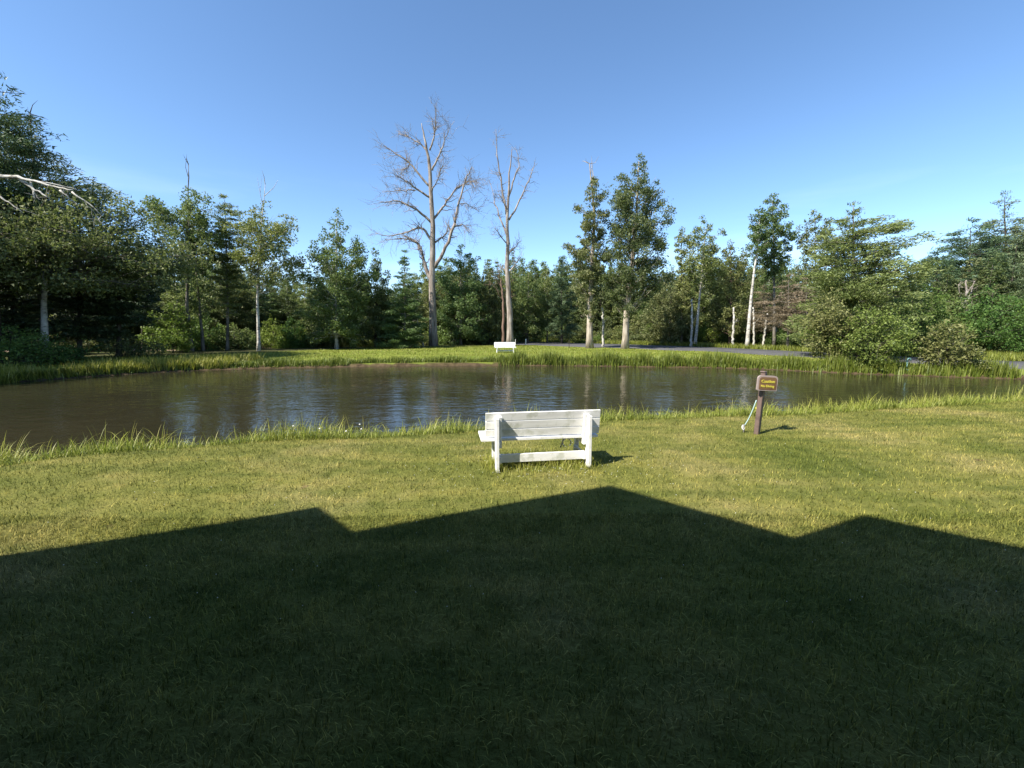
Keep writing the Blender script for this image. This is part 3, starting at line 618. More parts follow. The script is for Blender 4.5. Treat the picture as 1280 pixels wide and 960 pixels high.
# withered brown spruces behind the right birches
for k, (x, top, w_, Y, lab) in enumerate([(985, 345, 34, 38, 'withered brown spruce behind the bright short snag'), (1008, 352, 30, 36, 'withered brown spruce touching the great larch'),
                                          (955, 352, 26, 44, 'withered brown spruce behind the leaning white birch'), (1110, 352, 22, 33, 'withered brown spruce right of the great larch')]):
    tree_px('spruce_tree', 'brown', 'grey', Y, [(x, 432), (x, top)], .12, [(top, x - 2, x + 2), (top + 18, x - w_ * .6, x + w_ * .6), (top + 45, x - w_, x + w_), (top + 62, x - w_, x + w_ * .9)], 70 + k, lab, lai=1.3)

# ------------------------------------------------------------------ shrubs on the banks and wood edge, measured
SHRUBS = [
 ('shrub', 'shrub', 20.5, 1082, [(386, 1080, 1104), (400, 1062, 1124), (418, 1056, 1134), (436, 1058, 1132), (450, 1070, 1116)], 'broad bright alder bush hanging over the far right shore', 80, 1.05),
 ('shrub', 'olive', 19.2, 1184, [(404, 1176, 1194), (418, 1164, 1210), (438, 1160, 1216), (456, 1164, 1210), (468, 1174, 1196)], 'rounded willow bush at the water edge beside teal standpipe', 81, .95),
 ('shrub', 'olive', 22, 1036, [(372, 1024, 1052), (395, 1008, 1066), (425, 1004, 1066), (446, 1010, 1050), (456, 1022, 1040)], 'olive bush left of the alder drooping to the road', 82, 1.0),
 ('shrub', 'shrub', 29, 1140, [(348, 1125, 1150), (370, 1108, 1172), (400, 1100, 1180), (432, 1100, 1184)], 'tall rounded thicket bush behind the alder across the road', 83, 1.0),
 ('shrub', 'shrub', 30, 1240, [(362, 1225, 1255), (385, 1205, 1282), (410, 1200, 1290), (432, 1204, 1286)], 'light green bush across the road below the tall right pine', 84, 1.0),
 ('shrub', 'aspen', 31, 1200, [(375, 1188, 1212), (400, 1176, 1224), (432, 1172, 1228)], 'mid green bush across the road below the grey snag', 85, 1.0),
 ('shrub', 'lime', 31, 1295, [(375, 1284, 1306), (405, 1268, 1322), (432, 1266, 1326)], 'pale bush across the road cut by right frame edge', 86, 1.0),
 ('shrub', 'lime', 33, 216, [(378, 208, 226), (395, 198, 238), (420, 194, 242), (436, 196, 240)], 'sunlit lime green bush at the end of dirt path', 87, 1.0),
 ('shrub', 'lime', 40, 364, [(416, 358, 372), (424, 350, 380), (432, 350, 382)], 'small yellow green bush at the wood edge under white aspen', 88, 1.1),
 ('shrub', 'larch', 41, 500, [(400, 492, 512), (418, 480, 526), (432, 478, 530)], 'pale rounded bush at the foot of the spired larch', 89, 1.0),
 ('shrub', 'lime', 47, 884, [(414, 876, 894), (422, 868, 902), (430, 866, 904)], 'low bright bush at the foot of the white birch', 90, 1.0),
 ('shrub', 'shrub', 20.5, 12, [(412, 0, 30), (425, -25, 50), (445, -40, 66), (462, -40, 60)], 'tall shaded weeds and bush on the left bank corner', 91, .9),
 ('shrub', 'shrub', 22.5, 62, [(424, 48, 76), (436, 30, 96), (450, 26, 100), (456, 28, 98)], 'low bush on the left bank under the birch trunk', 92, .9),
 ('shrub', 'olive', 29, 165, [(424, 150, 180), (433, 138, 196), (440, 138, 198)], 'dark low bush in shade below the dark spruces', 93, 1.0),
]
for (nm, kind, Y, x, prof, lab, sd, lai) in SHRUBS:
    yb = max(p[0] for p in prof) + 2
    tree_px('shrub', kind, 'dark', Y, [(x, yb), (x, (prof[0][0] + yb) / 2), (x + 2, prof[0][0] + 3)], .05, prof, sd, lab, cat='shrub', lai=lai, leaf=.72 if Y < 26 else 1.0, limb=1.3, sides=5)

# wood edge shrubs: shared meshes, each an individual
def local_shrub(kind, h, w, seed):
    return grow(kind, [(0, 0, -.05), (0, 0, h * .8)], .04, [(.1, -w * .8, w * .8), (h * .35, -w, w), (h * .7, -w * .75, w * .75), (h, -w * .2, w * .2)], seed, limb=1.3, sides=5)
SH = {k: local_shrub(k[0], 2.2, 1.5, 200 + i) for i, k in enumerate([('shrub', 0), ('aspen', 0), ('olive', 0), ('lime', 0), ('poplar', 0)])}
def near_which(px):
    marks = [(30, 'under the left edge pines'), (110, 'below the dark spruces'), (200, 'by the dirt path end'), (245, 'below the bare spired aspen'), (285, 'below the slender larch'), (323, 'below the white stemmed aspen'),
             (375, 'beside the small yellow green bush'), (420, 'below the full leafy poplar'), (468, 'below the small dark poplar'), (505, 'below the spired larch'), (545, 'behind the large dead tree'), (580, 'below the broad green poplar'),
             (630, 'behind the far bench'), (665, 'behind the white marker posts'), (700, 'below the blue green spruce'), (737, 'behind the thinner live poplar'), (785, 'behind the tall dense poplar'), (838, 'below the low rounded tree'),
             (875, 'behind the white birch trunk'), (912, 'below the reddish stemmed aspen'), (940, 'behind the leaning white birch'), (970, 'beside the bright short snag'), (1015, 'below the greyish aspen'), (1066, 'behind the great larch'),
             (1130, 'behind the alder bush'), (1172, 'below the leftmost right hand pine'), (1212, 'below the full dark pine'), (1258, 'below the tallest right hand pine'), (1330, 'at the right frame edge')]
    return min(marks, key=lambda m: abs(m[0] - px))[1]
rs = random.Random(5)
KINDW = {'shrub': 'green', 'aspen': 'mid green', 'olive': 'olive', 'lime': 'lime green', 'poplar': 'dark'}
edge = [(-20, 25), (95, 29), (150, 33), (200, 36), (260, 36.5), (300, 38), (345, 40), (385, 41), (430, 42), (480, 43), (530, 45), (580, 47), (625, 49), (655, 58), (690, 60), (740, 57), (800, 53), (840, 49), (880, 48), (930, 45), (980, 42), (1030, 37), (1080, 33), (1130, 31), (1180, 31), (1250, 30), (1330, 29)]
used = {}
x = 70.0
while x < 1330:
    Y = np.interp(x, [e[0] for e in edge], [e[1] for e in edge]) + rs.uniform(-.3, 2.5)
    if 88 < x < 205: x = 205.0; continue
    k = rs.choice(list(SH)) if not (x < 210) else rs.choice([('olive', 0), ('poplar', 0)])
    p = at(x, 430, Y); s = rs.uniform(.55, 1.15)
    lab = f'low {KINDW[k[0]]} shrub at the wood edge {near_which(x)}'
    plant('shrub', SH[k], 'dark', k[0], (p[0], Y, 0), lab, 'shrub', 'low ' + KINDW[k[0]] + ' shrubs ' + near_which(x), rs.uniform(0, 6.28), s, s * rs.uniform(.7, 1.2))
    x += rs.uniform(13, 22) * 44 / Y * .8

# ------------------------------------------------------------------ the wood behind: individual trees from shared meshes
def local_tree(kind, h, w, seed, cb=.12, top=.25, **kw):
    pf = [(h * cb, -w * .6, w * .6), (h * (cb + .2), -w, w), (h * .62, -w * .85, w * .85), (h * .85, -w * .5, w * .5), (h, -w * top, w * top)]
    if kind in ('spruce', 'larch', 'pine'): pf = [(h * .06, -w, w), (h * .35, -w * .8, w * .8), (h * .7, -w * .42, w * .42), (h, -.06, .06)]
    return grow(kind, [(0, 0, -.1), (0, 0, h * .97)], .012 * h, pf, seed, leaf=1.1, **kw)
FT = {'aspen_a': ('aspen', 'white', local_tree('aspen', 10, 2.0, 301)), 'aspen_b': ('aspen', 'grey', local_tree('aspen', 10, 1.7, 302, cb=.3)), 'poplar_a': ('poplar', 'dark', local_tree('poplar', 10, 2.3, 303, cb=.06)),
      'olive_a': ('olive', 'grey', local_tree('olive', 10, 2.1, 304, cb=.1)), 'spruce_a': ('spruce', 'dark', local_tree('spruce', 10, 1.9, 305)), 'larch_a': ('larch', 'grey', local_tree('larch', 10, 1.8, 306)), 'pine_a': ('pine', 'dark', local_tree('pine', 10, 2.2, 307))}
skyline = [(-120, 270), (0, 290), (60, 300), (120, 312), (180, 322), (220, 322), (300, 325), (360, 338), (390, 345), (430, 340), (470, 346), (492, 362), (515, 355), (545, 332), (600, 330), (640, 328), (690, 334), (720, 326), (780, 330), (835, 340), (860, 330), (900, 322), (950, 326), (1000, 330), (1050, 335), (1100, 345), (1138, 368), (1160, 345), (1220, 305), (1280, 285), (1400, 275)]
WORD = {'aspen': 'leafy green aspen', 'poplar': 'dark leafy poplar', 'olive': 'olive leafy birch', 'spruce': 'dark spruce', 'larch': 'pale larch', 'pine': 'blue green pine'}
def filler(px, Y, top_py, key):
    kind, bark, ms = FT[key]; b = at(px, 432, Y); h = at(px, top_py, Y)[2]
    s = max(.3, h / 10); sx = min(max(s, .80), 1.3) * rs.uniform(.9, 1.25)
    wh = near_which(px)
    o = plant(WORD[kind].split()[-1] + '_tree', ms, bark, kind, (b[0], Y, 0), f'{WORD[kind]} deep in the wood {wh}', 'tree', f'{WORD[kind]} trees deep in the wood {wh}', rs.uniform(0, 6.28), sx, s)
    return o
for row, (dY, f_lo, f_hi, step) in enumerate([(4.5, .66, .98, 24), (10, .86, 1.10, 24), (18, .94, 1.14, 25)]):
    x = -90 + row * 11
    while x < 1400:
        Y = np.interp(x, [e[0] for e in edge], [e[1] for e in edge]) + dY + rs.uniform(-1.5, 1.5)
        sk = np.interp(x, [s_[0] for s_ in skyline], [s_[1] for s_ in skyline])
        top = 409 - (409 - sk) * rs.uniform(f_lo, f_hi)
        if x < 210: key = rs.choice(['spruce_a', 'spruce_a', 'pine_a', 'olive_a'])
        elif x > 1130: key = rs.choice(['pine_a', 'pine_a', 'olive_a', 'poplar_a', 'larch_a'])
        else: key = rs.choice(['aspen_a', 'aspen_b', 'poplar_a', 'olive_a', 'aspen_b', 'aspen_a', 'larch_a', 'olive_a'])
        filler(x, Y, top, key)
        x += rs.uniform(.7, 1.3) * step * 44 / Y * .95
# trees left of the frame whose shade falls on the left bank
for (X, Y, h, key) in [(-31, 12.5, 18, 'olive_a'), (-34, 16, 19, 'poplar_a'), (-30.5, 16.5, 15, 'poplar_a'), (-36, 11, 19, 'olive_a'), (-30, 20.5, 14, 'olive_a'), (-31.5, 9, 17, 'poplar_a')]:
    kind, bark, ms = FT[key]
    plant(WORD[kind].split()[-1] + '_tree', ms, bark, kind, (X, Y, 0), f'{WORD[kind]} outside the left frame edge shading the left bank', 'tree', f'{WORD[kind]} trees shading the left bank', rs.uniform(0, 6), h / 10 * 1.05, h / 10)

# ------------------------------------------------------------------ benches
def board(c, d, rot=None, bev=.003):
    """a bevelled board"""
    bm = bmesh.new(); bmesh.ops.create_cube(bm, size=1)
    for v in bm.verts: v.co = Vector((v.co.x * d[0], v.co.y * d[1], v.co.z * d[2]))
    bmesh.ops.bevel(bm, geom=list(bm.edges), offset=bev, segments=1, affect='EDGES')
    if rot: bmesh.ops.rotate(bm, verts=bm.verts, matrix=Matrix.Rotation(rot[1], 3, rot[0]))
    bmesh.ops.translate(bm, verts=bm.verts, vec=c)
    me = bpy.data.meshes.new('board'); bm.to_mesh(me); bm.free(); return me
SPAN = 1.20      # rear posts at x = +-SPAN/2, y = 0; seat towards +y
def make_bench(loc, rz, label):
    b = empty('park_bench', loc, rz); b.scale = (1, 1, .965); tag(b, label, 'bench')
    part = lambda n, c, d, rot=None: link(n, board(c, d, rot), M_WHITE, b)
    tilt = R(8)
    for s in (-1, 1):
        part('leg', (s * SPAN / 2, 0, .370), (.042, .135, .78))                        # rear post
        part('leg', (s * (SPAN / 2 - .01), .50, .195), (.042, .09, .41))                # front leg
        part('back_support', (s * (SPAN / 2 - .043), .052, .560), (.040, .060, .44), ('X', tilt))
        part('seat_support', (s * (SPAN / 2 - .048), .28, .385), (.038, .52, .088))
        part('foot_rail', (s * (SPAN / 2 - .046), .25, .17), (.036, .46, .085))
    cs, sn = math.cos(tilt), math.sin(tilt)
    for k, h in enumerate((-.112, .008, .128)):
        # slats lie on the pond side of the sloping supports
        part('back_slat', (.02, .052 + .050 - (h + .05) * sn, .640 + h * cs), (1.56, .030, .110), ('X', tilt))
    for k in range(4):
        part('seat_slat', (-.02, .135 + k * .122, .442), (1.60, .110, .036))
    part('stretcher', (0, .090, .175), (SPAN - .05, .038, .115))
    # curled iron bracket under the seat by the right leg
    m = MB()
    for (x0, sg) in ((.40, 1), (.47, -1)):
        a = np.linspace(0, 4.6, 16)
        m.tube(np.c_[x0 + .025 * np.cos(a) * sg, np.full(16, .40), .33 - .020 * a + .022 * np.sin(a)], .010, 5)
    m.tube([(.36, .40, .43), (.38, .40, .32), (.34, .40, .20)], .011, 5)
    br = link('bracket', m.mesh('bracket', True), M_WHITE, b); br['kind'] = 'stuff'
    return b
pl, pr = ground(621.5, 591.5), ground(735, 585.5)
mid = (pl + pr) / 2; ang = math.atan2(pr[1] - pl[1], pr[0] - pl[0]); SPAN = float(np.linalg.norm(pr - pl))
make_bench((mid[0], mid[1], 0.0), ang, 'white wooden bench on the near lawn facing the pond')
fb = ground(631, 441.5)
make_bench((fb[0], fb[1] + .5, 0.0), R(180 + 4), 'white wooden bench across the pond below the dead trees')

# ------------------------------------------------------------------ sign post
sp = ground(946, 541.5)
sg = empty('sign_post', (sp[0], sp[1], 0)); tag(sg, 'brown wooden sign on leaning post with yellow lettering by the shore', 'sign')
sg.rotation_euler = (0, R(2.5), 0)
pm = board((0, 0, .52), (.082, .082, 1.16), ('Z', R(33)), .008); link('post', pm, M_SIGNPOST, sg)
def rounded(w, h, d, r, c, only_top=True):
    bm = bmesh.new(); pts = []
    for (sx, sz) in ((1, 1), (-1, 1)):
        for k in range(7):
            a = (k / 6) * math.pi / 2
            a = a if sx > 0 else math.pi / 2 + a
            pts.append((sx * (w / 2 - r) + r * math.cos(a), sz * (h / 2 - r) + r * math.sin(a)))
    r2 = .012
    pts += [(-w / 2, -h / 2 + r2), (-w / 2 + r2, -h / 2), (w / 2 - r2, -h / 2), (w / 2, -h / 2 + r2)]
    vs = [bm.verts.new((x, -d / 2, z)) for x, z in pts]; f = bm.faces.new(vs)
    e = bmesh.ops.extrude_face_region(bm, geom=[f]); bmesh.ops.translate(bm, verts=[v for v in e['geom'] if isinstance(v, bmesh.types.BMVert)], vec=(0, d, 0))
    bmesh.ops.recalc_face_normals(bm, faces=bm.faces); bmesh.ops.translate(bm, verts=bm.verts, vec=c)
    me = bpy.data.meshes.new('board'); bm.to_mesh(me); bm.free(); return me
BZ = .925
link('board', rounded(.345, .265, .045, .055, (.022, -.088, BZ)), M_SIGNRIM, sg)
face = link('sign_face', rounded(.300, .218, .008, .045, (.022, -.1125, BZ - .002)), M_SIGN, sg)
link('post_cap', board((-.012, -.0, 1.115), (.092, .092, .03), ('Z', R(33)), .01), M_SIGNPOST, sg)
def lettering(txt, size, x, z, name):
    cu = bpy.data.curves.new(name, 'FONT'); cu.body = txt; cu.size = size; cu.extrude = .003; cu.align_x = 'CENTER'; cu.align_y = 'CENTER'; cu.offset = .0022; cu.resolution_u = 3
    tmp = bpy.data.objects.new('tmp', cu); col.objects.link(tmp); dg = bpy.context.evaluated_depsgraph_get()
    me = bpy.data.meshes.new_from_object(tmp.evaluated_get(dg)); bpy.data.objects.remove(tmp)
    me.transform(Matrix.Translation((x, -.1195, z)) @ Matrix.Rotation(R(90), 4, 'X'))
    me.materials.clear()
    tag(link('lettering', me, M_YELLOW, sg), kind='stuff')
lettering('Caution', .074, .022, BZ + .032, 'line'); lettering('No Diving', .056, .018, BZ - .052, 'line')

# teal tie-line from the sign post to a small stake
a, b = np.array([sp[0] - .035, sp[1] + .03, .60]), ground(930, 540)
tl = empty('tie_line', (b[0], b[1], 0)); tag(tl, 'teal rope slung from the sign post to a small ground stake', 'rope')
m = MB(); t = np.linspace(0, 1, 12)[:, None]; Q = a + (b + np.array([0, 0, .12]) - a) * t; Q[:, 2] -= .05 * np.sin(t[:, 0] * math.pi)
m.tube(Q - np.array([b[0], b[1], 0]), .009, 6); link('rope', m.mesh('rope', True), M_ROPE, tl)
m = MB(); m.tube([(0, 0, -.06), (-.02, 0, .14)], [.012, .016], 6); link('stake', m.mesh('stake', True), M_IRON, tl)
m = MB(); aa = np.linspace(0, 2 * math.pi, 14); m.tube(np.c_[-.02 + .022 * np.cos(aa), .01 * np.sin(aa), .085 + .04 * np.sin(aa)], .007, 5, False); link('ring', m.mesh('ring', True), M_WHITE, tl)
m = MB(); m.box((float(a[0] - b[0]) + .01, float(a[1] - b[1]), .45), (.03, .03, .03)); link('clip', m.mesh('clip'), M_YELLOW, tl)

# teal standpipe by the far right shore
tp = at(1134, 453, 19.4)
st = empty('standpipe', (tp[0], 19.4, -.05)); st.scale = (.85, .85, .85); tag(st, 'teal standpipe with hooked spout between alder and willow bushes', 'standpipe')
m = MB(); m.tube([(0, 0, -.1), (0, 0, .55)], [.040, .034], 8); m.tube([(0, 0, .02), (0, 0, .10)], [.09, .085], 8); link('pipe', m.mesh('pipe', True), M_TEAL, st)
m = MB(); aa = np.linspace(math.pi, 0, 9); m.tube(np.c_[.09 + .09 * np.cos(aa), np.zeros(9), .55 + .12 * np.sin(aa)], .028, 7); link('spout', m.mesh('spout', True), M_TEAL, st)
m = MB(); m.tube([(-.02, 0, .50), (-.14, -.02, .53)], .018, 6); link('handle', m.mesh('handle', True), M_ROPE, st)

# white marker posts joined by a rail, and a thin dark post by the road
for (px, py0, py1, lab) in ((657.3, 431, 424, 'taller white marker post at the road end right of far bench'), (644.3, 431, 424.3, 'thin white marker post just right of the far bench')):
    p = ground(px, py0); h = at(px, py1, p[1])[2]
    o = empty('marker_post', (p[0], p[1], 0)); tag(o, lab, 'post')
    w_ = .11 if px > 650 else .05
    link('post', board((0, 0, h / 2 - .05), (w_, w_, h + .1), None, .01), M_WHITE, o)
    link('cap', board((0, 0, h + .012), (w_ + .03, w_ + .03, .025), None, .008), M_WHITE, o)
p = ground(711.3, 435.5); h = at(711, 425, p[1])[2]
o = empty('sign_stake', (p[0], p[1], 0)); tag(o, 'thin dark stake at the road edge left of the live poplars', 'stake')
link('post', board((0, 0, h / 2 - .05), (.055, .04, h + .1), None, .006), BARK['dark'], o)
link('cap', board((0, -.004, h - .05), (.07, .055, .10), None, .006), BARK['dark'], o)

# ------------------------------------------------------------------ the house behind the camera whose roof shades the lawn
YP = 1.5
def roof_pt(px, py):
    g = ground(px, py); H = (g[1] - YP) / KY; return (g[0] - KX * H, H)
prof = [roof_pt(x, y) for x, y in ((0, 693), (396, 631), (441, 663), (765, 609), (992, 671), (1080, 644), (1280, 684))]
x0, h0 = prof[0]; x6, h6 = prof[-1]
sl = (prof[1][1] - h0) / (prof[1][0] - x0); sr = (h6 - prof[-2][1]) / (x6 - prof[-2][0])
prof = [(x0 - 4.5, 3.2), (x0 - (h0 - 3.4) / sl, 3.4)] + prof + [(x6 + (2.9 - h6) / sr, 2.9)]
hs_ = empty('house', (0, -1.0, 0)); tag(hs_, 'gabled house behind the viewpoint whose roofline shades the near lawn', 'house')
m = MB(); n = len(prof); yb = -10.0
top_f = np.array([(x, YP + 1.0, h) for x, h in prof]); top_b = top_f.copy(); top_b[:, 1] = yb
lo_f = top_f - np.array([0, 0, .16]); lo_b = top_b - np.array([0, 0, .16])
i = np.arange(n - 1)
m.add(np.vstack([top_f, top_b, lo_f, lo_b]), np.vstack([np.stack([i, i + 1, n + i + 1, n + i], 1), np.stack([2 * n + i, 3 * n + i, 3 * n + i + 1, 2 * n + i + 1], 1), np.stack([i, 2 * n + i, 2 * n + i + 1, i + 1], 1), np.stack([n + i, n + i + 1, 3 * n + i + 1, 3 * n + i], 1),
      [[0, n, 3 * n, 2 * n], [n - 1, 3 * n - 1, 4 * n - 1, 2 * n - 1]]]))
link('roof', m.mesh('roof'), M_ROOF, hs_)
m = MB()   # front wall up to the roof
wx = np.array([(x, h - .16) for x, h in prof]); wx[0, 0] += .3; wx[-1, 0] -= .3
V = np.vstack([np.c_[wx[:, 0], np.full(n, .15), np.full(n, -.1)], np.c_[wx[:, 0], np.full(n, .15), wx[:, 1]], np.c_[wx[:, 0], np.full(n, -.05), np.full(n, -.1)], np.c_[wx[:, 0], np.full(n, -.05), wx[:, 1]]])
m.add(V, np.vstack([np.stack([i, i + 1, n + i + 1, n + i], 1), np.stack([2 * n + i, 3 * n + i, 3 * n + i + 1, 2 * n + i + 1], 1)]))
link('wall', m.mesh('wall'), M_WALL, hs_)
for xe in (wx[0, 0], wx[-1, 0]):
    m = MB(); hh = 2.75; m.box((xe, -5.0, hh / 2 - .05), (.2, 9.8, hh + .1)); link('wall', m.mesh('wall'), M_WALL, hs_)
m = MB(); m.box(((wx[0, 0] + wx[-1, 0]) / 2, -9.9, 1.3), (wx[-1, 0] - wx[0, 0], .2, 2.7)); link('wall', m.mesh('wall'), M_WALL, hs_)
for (xa, xb, hw, nm) in ((wx[-1, 0] + .25, 17.0, 4.3, 'sky_block_wing'), (-24.0, wx[0, 0] - .25, 3.6, 'sky_block_wing')):  # unseen side blocks, added to cut sky light and deepen the foreground shade
    m = MB(); m.box(((xa + xb) / 2, -5.2, hw / 2 - .15), (xb - xa, 9.4, hw)); wg = link(nm, m.mesh(nm), M_WALL, hs_)
    m = MB(); m.add([(xa - .2, -.3, hw - .14), (xb + .2, -.3, hw - .14), (xb + .2, -10.1, hw - .14), (xa - .2, -10.1, hw - .14), (xa + 1, -5.2, hw + .9), (xb - 1, -5.2, hw + .9)], [[0, 1, 5, 4], [2, 3, 4, 5], [3, 2, 1, 0]], [[1, 2, 5], [3, 0, 4]]); link('roof', m.mesh('roof'), M_ROOF, wg)
for xw in (-9.5, -6.5, -3.5, 2.0):
    w_ = link('window', board((xw, .19, 1.5), (1.3, .06, 1.2)), M_WHITE, hs_); link('pane', board((xw, .225, 1.5), (1.12, .02, 1.02), None, .002), M_GLASS, w_)
dr = link('door', board((-.2, .19, 1.02), (.95, .06, 2.05)), M_SIGN, hs_); link('handle', board((.18, .25, 1.0), (.03, .06, .12)), M_IRON, dr)

# ------------------------------------------------------------------ grass
def ground_z(X, Y): return height(X, Y, pond_distance(X, Y))
def blades(name, X, Y, length, width, lean, mat, seed, label, segs=2, curl=.5, zoff=0.0, cat='grass', wild=0.0):
    rng = np.random.default_rng(seed); n = len(X)
    Z = ground_z(X, Y) - .01 + zoff
    B = np.stack([X, Y, Z], 1); a = rng.random(n) * 2 * math.pi; d = np.stack([np.cos(a), np.sin(a), np.zeros(n)], 1); s = np.stack([-np.sin(a), np.cos(a), np.zeros(n)], 1)
    L_ = length * rng.uniform(.55, 1.25, n) * (1 + wild * (np.sin(X * 2.9 + 1.7 * np.sin(X * .8)) * .5 + rng.normal(0, .35, n)).clip(-.75, .9)); ln = lean * rng.uniform(.1, 1.3, n); w = (width * rng.uniform(.7, 1.3, n))[:, None]
    rows = []
    for k in range(segs + 1):
        u = k / segs
        c = B + d * (L_ * ln * (u ** (1 + curl)))[:, None] + np.array([0, 0, 1.0]) * (L_ * u * np.sqrt(np.clip(1 - (ln * u * .8) ** 2, .1, 1)))[:, None]
        if k < segs: f = 1 - .75 * u ** 1.6; rows += [c - s * w * f * .5, c + s * w * f * .5]
        else: rows += [c]
    m_ = 2 * segs + 1; V = np.stack(rows, 1).reshape(-1, 3); o = np.arange(n)[:, None] * m_
    Q = [o + np.array([[2 * k, 2 * k + 1, 2 * k + 3, 2 * k + 2]]) for k in range(segs - 1)]
    mb = MB(); mb.add(V, np.vstack(Q) if Q else None, o + np.array([[2 * segs - 2, 2 * segs - 1, 2 * segs]]))
    ob = link(name, mb.mesh(name), mat); tag(ob, label, cat, kind='stuff'); return ob
def scatter(n, y0, y1, xs, seed, dmin, extra=0.0):
    rng = np.random.default_rng(seed); u = rng.random(n); Y = np.sqrt(y0 * y0 + u * (y1 * y1 - y0 * y0)); X = rng.uniform(-1, 1, n) * (xs * Y + 1.2 + extra)
    d = pond_distance(X, Y); k = (d > dmin) & (Y < mid_y(X)); return X[k], Y[k]
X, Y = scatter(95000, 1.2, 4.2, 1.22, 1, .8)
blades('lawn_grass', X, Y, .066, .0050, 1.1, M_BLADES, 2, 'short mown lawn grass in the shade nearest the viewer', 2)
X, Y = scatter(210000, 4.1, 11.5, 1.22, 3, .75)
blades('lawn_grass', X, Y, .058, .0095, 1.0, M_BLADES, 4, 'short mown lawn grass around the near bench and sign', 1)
rng = np.random.default_rng(9)
# tall bank grass on the near shore
def along(line, n, lo, hi, seed, side):
    rng = np.random.default_rng(seed); k = rng.random(n) * (len(line) - 1.001); i = k.astype(int); f = (k - i)[:, None]
    P = line[i] * (1 - f) + line[i + 1] * f; off = rng.uniform(lo, hi, n) * side
    return P[:, 0] + rng.normal(0, .05, n), P[:, 1] + off, k / len(line)
wide_near = np.vstack([resample([(-20, 9.4), (-14, 7.4), near_line[0]], .4), near_line, resample([near_line[-1], (19, 13.4), (26, 14.5)], .4)])
X, Y, k = along(wide_near, 42000, -.12, .85, 11, -1)
dens = .55 + .45 * (np.sin(X * 1.7 + 2 * np.sin(X * .63)) * .5 + .5); keep = np.random.default_rng(12).random(len(X)) < dens
blades('bank_grass', X[keep], Y[keep], .20, .011, .95, M_REED, 13, 'fringe of longer green grass along the near shore', 3, wild=.8)
X, Y, k = along(wide_near, 15000, -.10, .55, 14, -1)
tall = np.interp(X, [-9, -6.4, -5.2, -4, -3, -1, -.6, 0, .6, 1.2, 2, 4, 5.5, 8, 11, 14], [.7, .5, .1, .9, .7, .35, .5, .8, .6, .2, .35, .7, .8, .9, .8, .8])
clump = (np.sin(X * 3.1 + 1.1) * .5 + .5) * .5 + .5; keep = np.random.default_rng(15).random(len(X)) < tall * clump
blades('tall_bank_grass', X[keep], Y[keep], .37, .011, .95, M_REED, 16, 'tall arching grass blades standing at the near water edge', 4, .8, wild=.5)
wide_far = far_line
X, Y, k = along(wide_far, 30000, .02, 1.1, 17, 1); kp = (X > 1.5) | (X < -9) | (pond_distance(X, Y) > .30 + .12 * np.sin(X * 2.3)); X, Y = X[kp], Y[kp]
blades('far_bank_grass', X, Y, .26, .035, .5, M_REEDFAR, 18, 'yellow green uncut grass along the far shore', 2, wild=.5)
m_ = X > 3.0
X2, Y2, k = along(wide_far[len(wide_far) // 2:], 14000, -.05, .9, 19, 1)
blades('far_bank_reeds', X2, Y2, .46, .035, .35, M_REEDFAR, 20, 'tall yellow green reeds on the far shore before the road', 2, wild=.7)
# far lawn texture and road verge
r_ = np.random.default_rng(21); n = 60000
Y = r_.uniform(21, 46, n); X = r_.uniform(-30, 24, n); d = pond_distance(X, Y)
wl_ = np.interp(X, [-60, -30, -20, -14, 1, 8, 14, 22, 30, 60], [22, 25, 31, 39, 46, 62, 52, 45, 31, 26])
rn = np.array(sorted(road_near)); rfar = np.array(sorted(road_far))
on_road = (Y > np.interp(X, rn[:, 0], rn[:, 1]) - .3) & (Y < np.interp(X, rfar[:, 0], rfar[:, 1]) + .3)
kp = (d > .9) & (Y > mid_y(X)) & (Y < wl_ + 1) & ~on_road
blades('far_lawn_grass', X[kp], Y[kp], .10, .05, .9, M_REEDFAR, 22, 'mown grass of the far bank between pond and wood', 1)
r_ = np.random.default_rng(23); n = 26000
X = r_.uniform(-2, 40, n); Y = np.interp(X, rfar[:, 0], rfar[:, 1]) + .3 + r_.random(n) ** 1.5 * 7
blades('verge_grass', X, Y, .42, .06, .6, M_REEDFAR, 24, 'rough verge grass between the road and the wood', 1)
r_ = np.random.default_rng(41); n = 9000
X = r_.uniform(-27, -14.5, n); Y = np.interp(X, far_line[:, 0], far_line[:, 1]) + r_.random(n) ** 1.3 * 3.2 + .02
blades('left_bank_weeds', X, Y, .50, .03, .6, M_REED, 42, 'tall weeds in tree shade on the left bank', 3)
r_ = np.random.default_rng(43); n = 2600
u = r_.uniform(-.62, .62, n) * SPAN; v = r_.normal(.25, .22, n)
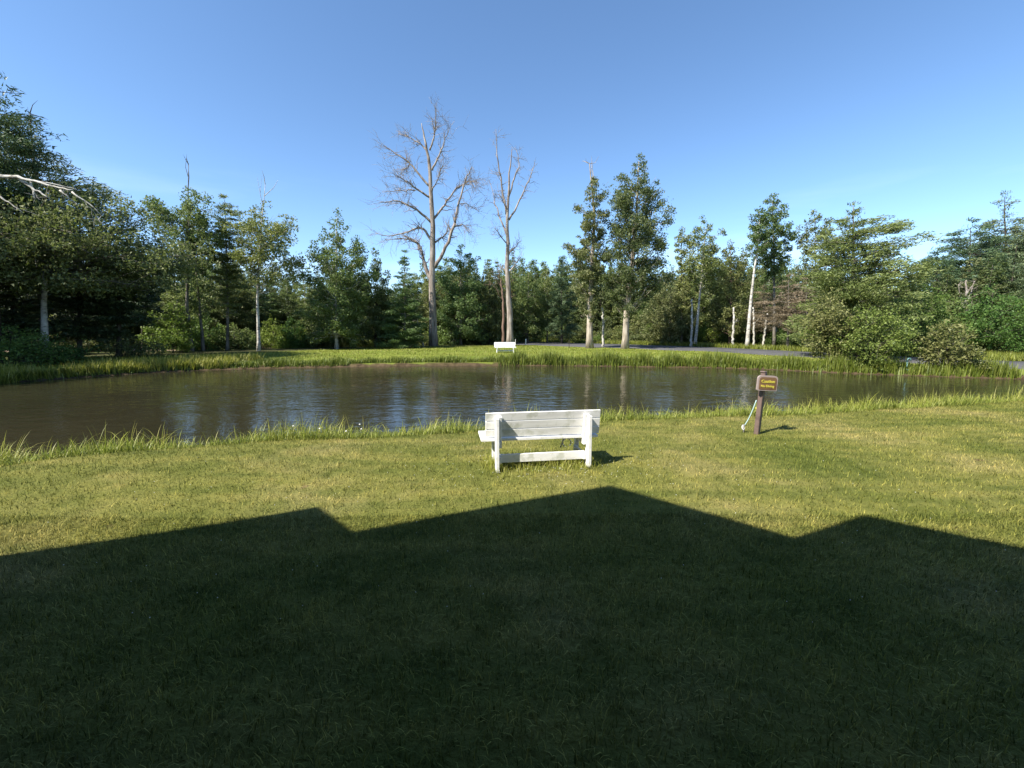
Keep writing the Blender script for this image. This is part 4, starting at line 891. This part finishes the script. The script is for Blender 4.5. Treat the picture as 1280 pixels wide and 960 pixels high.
X = mid[0] + u * math.cos(ang) - v * math.sin(ang); Y = mid[1] + u * math.sin(ang) + v * math.cos(ang)
blades('bench_grass', X, Y, .115, .006, .8, M_REED, 44, 'longer uncut grass under and around the near bench legs', 3)
# clover heads and daisies
def heads(name, X, Y, hz, r, label):
    mb = MB(); n = len(X); Z = ground_z(X, Y) + hz
    o = np.array([[1, 0, 0], [-1, 0, 0], [0, 1, 0], [0, -1, 0], [0, 0, .8], [0, 0, -.8]]); C = np.stack([X, Y, Z], 1)
    V = (C[:, None, :] + o[None] * np.asarray(r).reshape(-1, 1, 1)).reshape(-1, 3)
    F = np.array([[0, 2, 4], [2, 1, 4], [1, 3, 4], [3, 0, 4], [2, 0, 5], [1, 2, 5], [3, 1, 5], [0, 3, 5]])
    mb.add(V, None, (np.arange(n)[:, None, None] * 6 + F[None]).reshape(-1, 3)); tag(link(name, mb.mesh(name, True), M_CLOVER), label, 'flowers', kind='stuff')
r_ = np.random.default_rng(31)
X = np.concatenate([r_.normal(mid[0], .8, 230), r_.uniform(-4.5, 5, 160)]); Y = np.concatenate([r_.normal(mid[1] - .05, .4, 230), r_.uniform(2.5, 7, 160)])
heads('clover_flowers', X, Y, .045, r_.uniform(.003, .0055, len(X)), 'white clover heads scattered in the lawn round the near bench')
dp = [ground(px, py, .25) for px, py in ((367, 537), (400, 540), (450, 534), (433, 543), (452, 540))]
heads('daisies', np.array([p[0] for p in dp]), np.array([p[1] for p in dp]), .30, np.full(5, .018), 'white daisies in the near shore grass left of bench')

# copies that would share a label are told apart by their order from the left
by = {}
for o in scene.objects:
    if o.parent is None and o.get('group') and o.get('label'): by.setdefault(o['label'], []).append(o)
ORD = ['leftmost', 'second from left', 'third from left', 'fourth from left', 'fifth from left', 'sixth from left', 'seventh from left']
for lab, os_ in by.items():
    if len(os_) > 1:
        os_.sort(key=lambda o: o.location.x / max(1, o.location.y))
        for k, o in enumerate(os_): o['label'] = lab + ', ' + ('rightmost' if k == len(os_) - 1 else ORD[min(k, 6)])
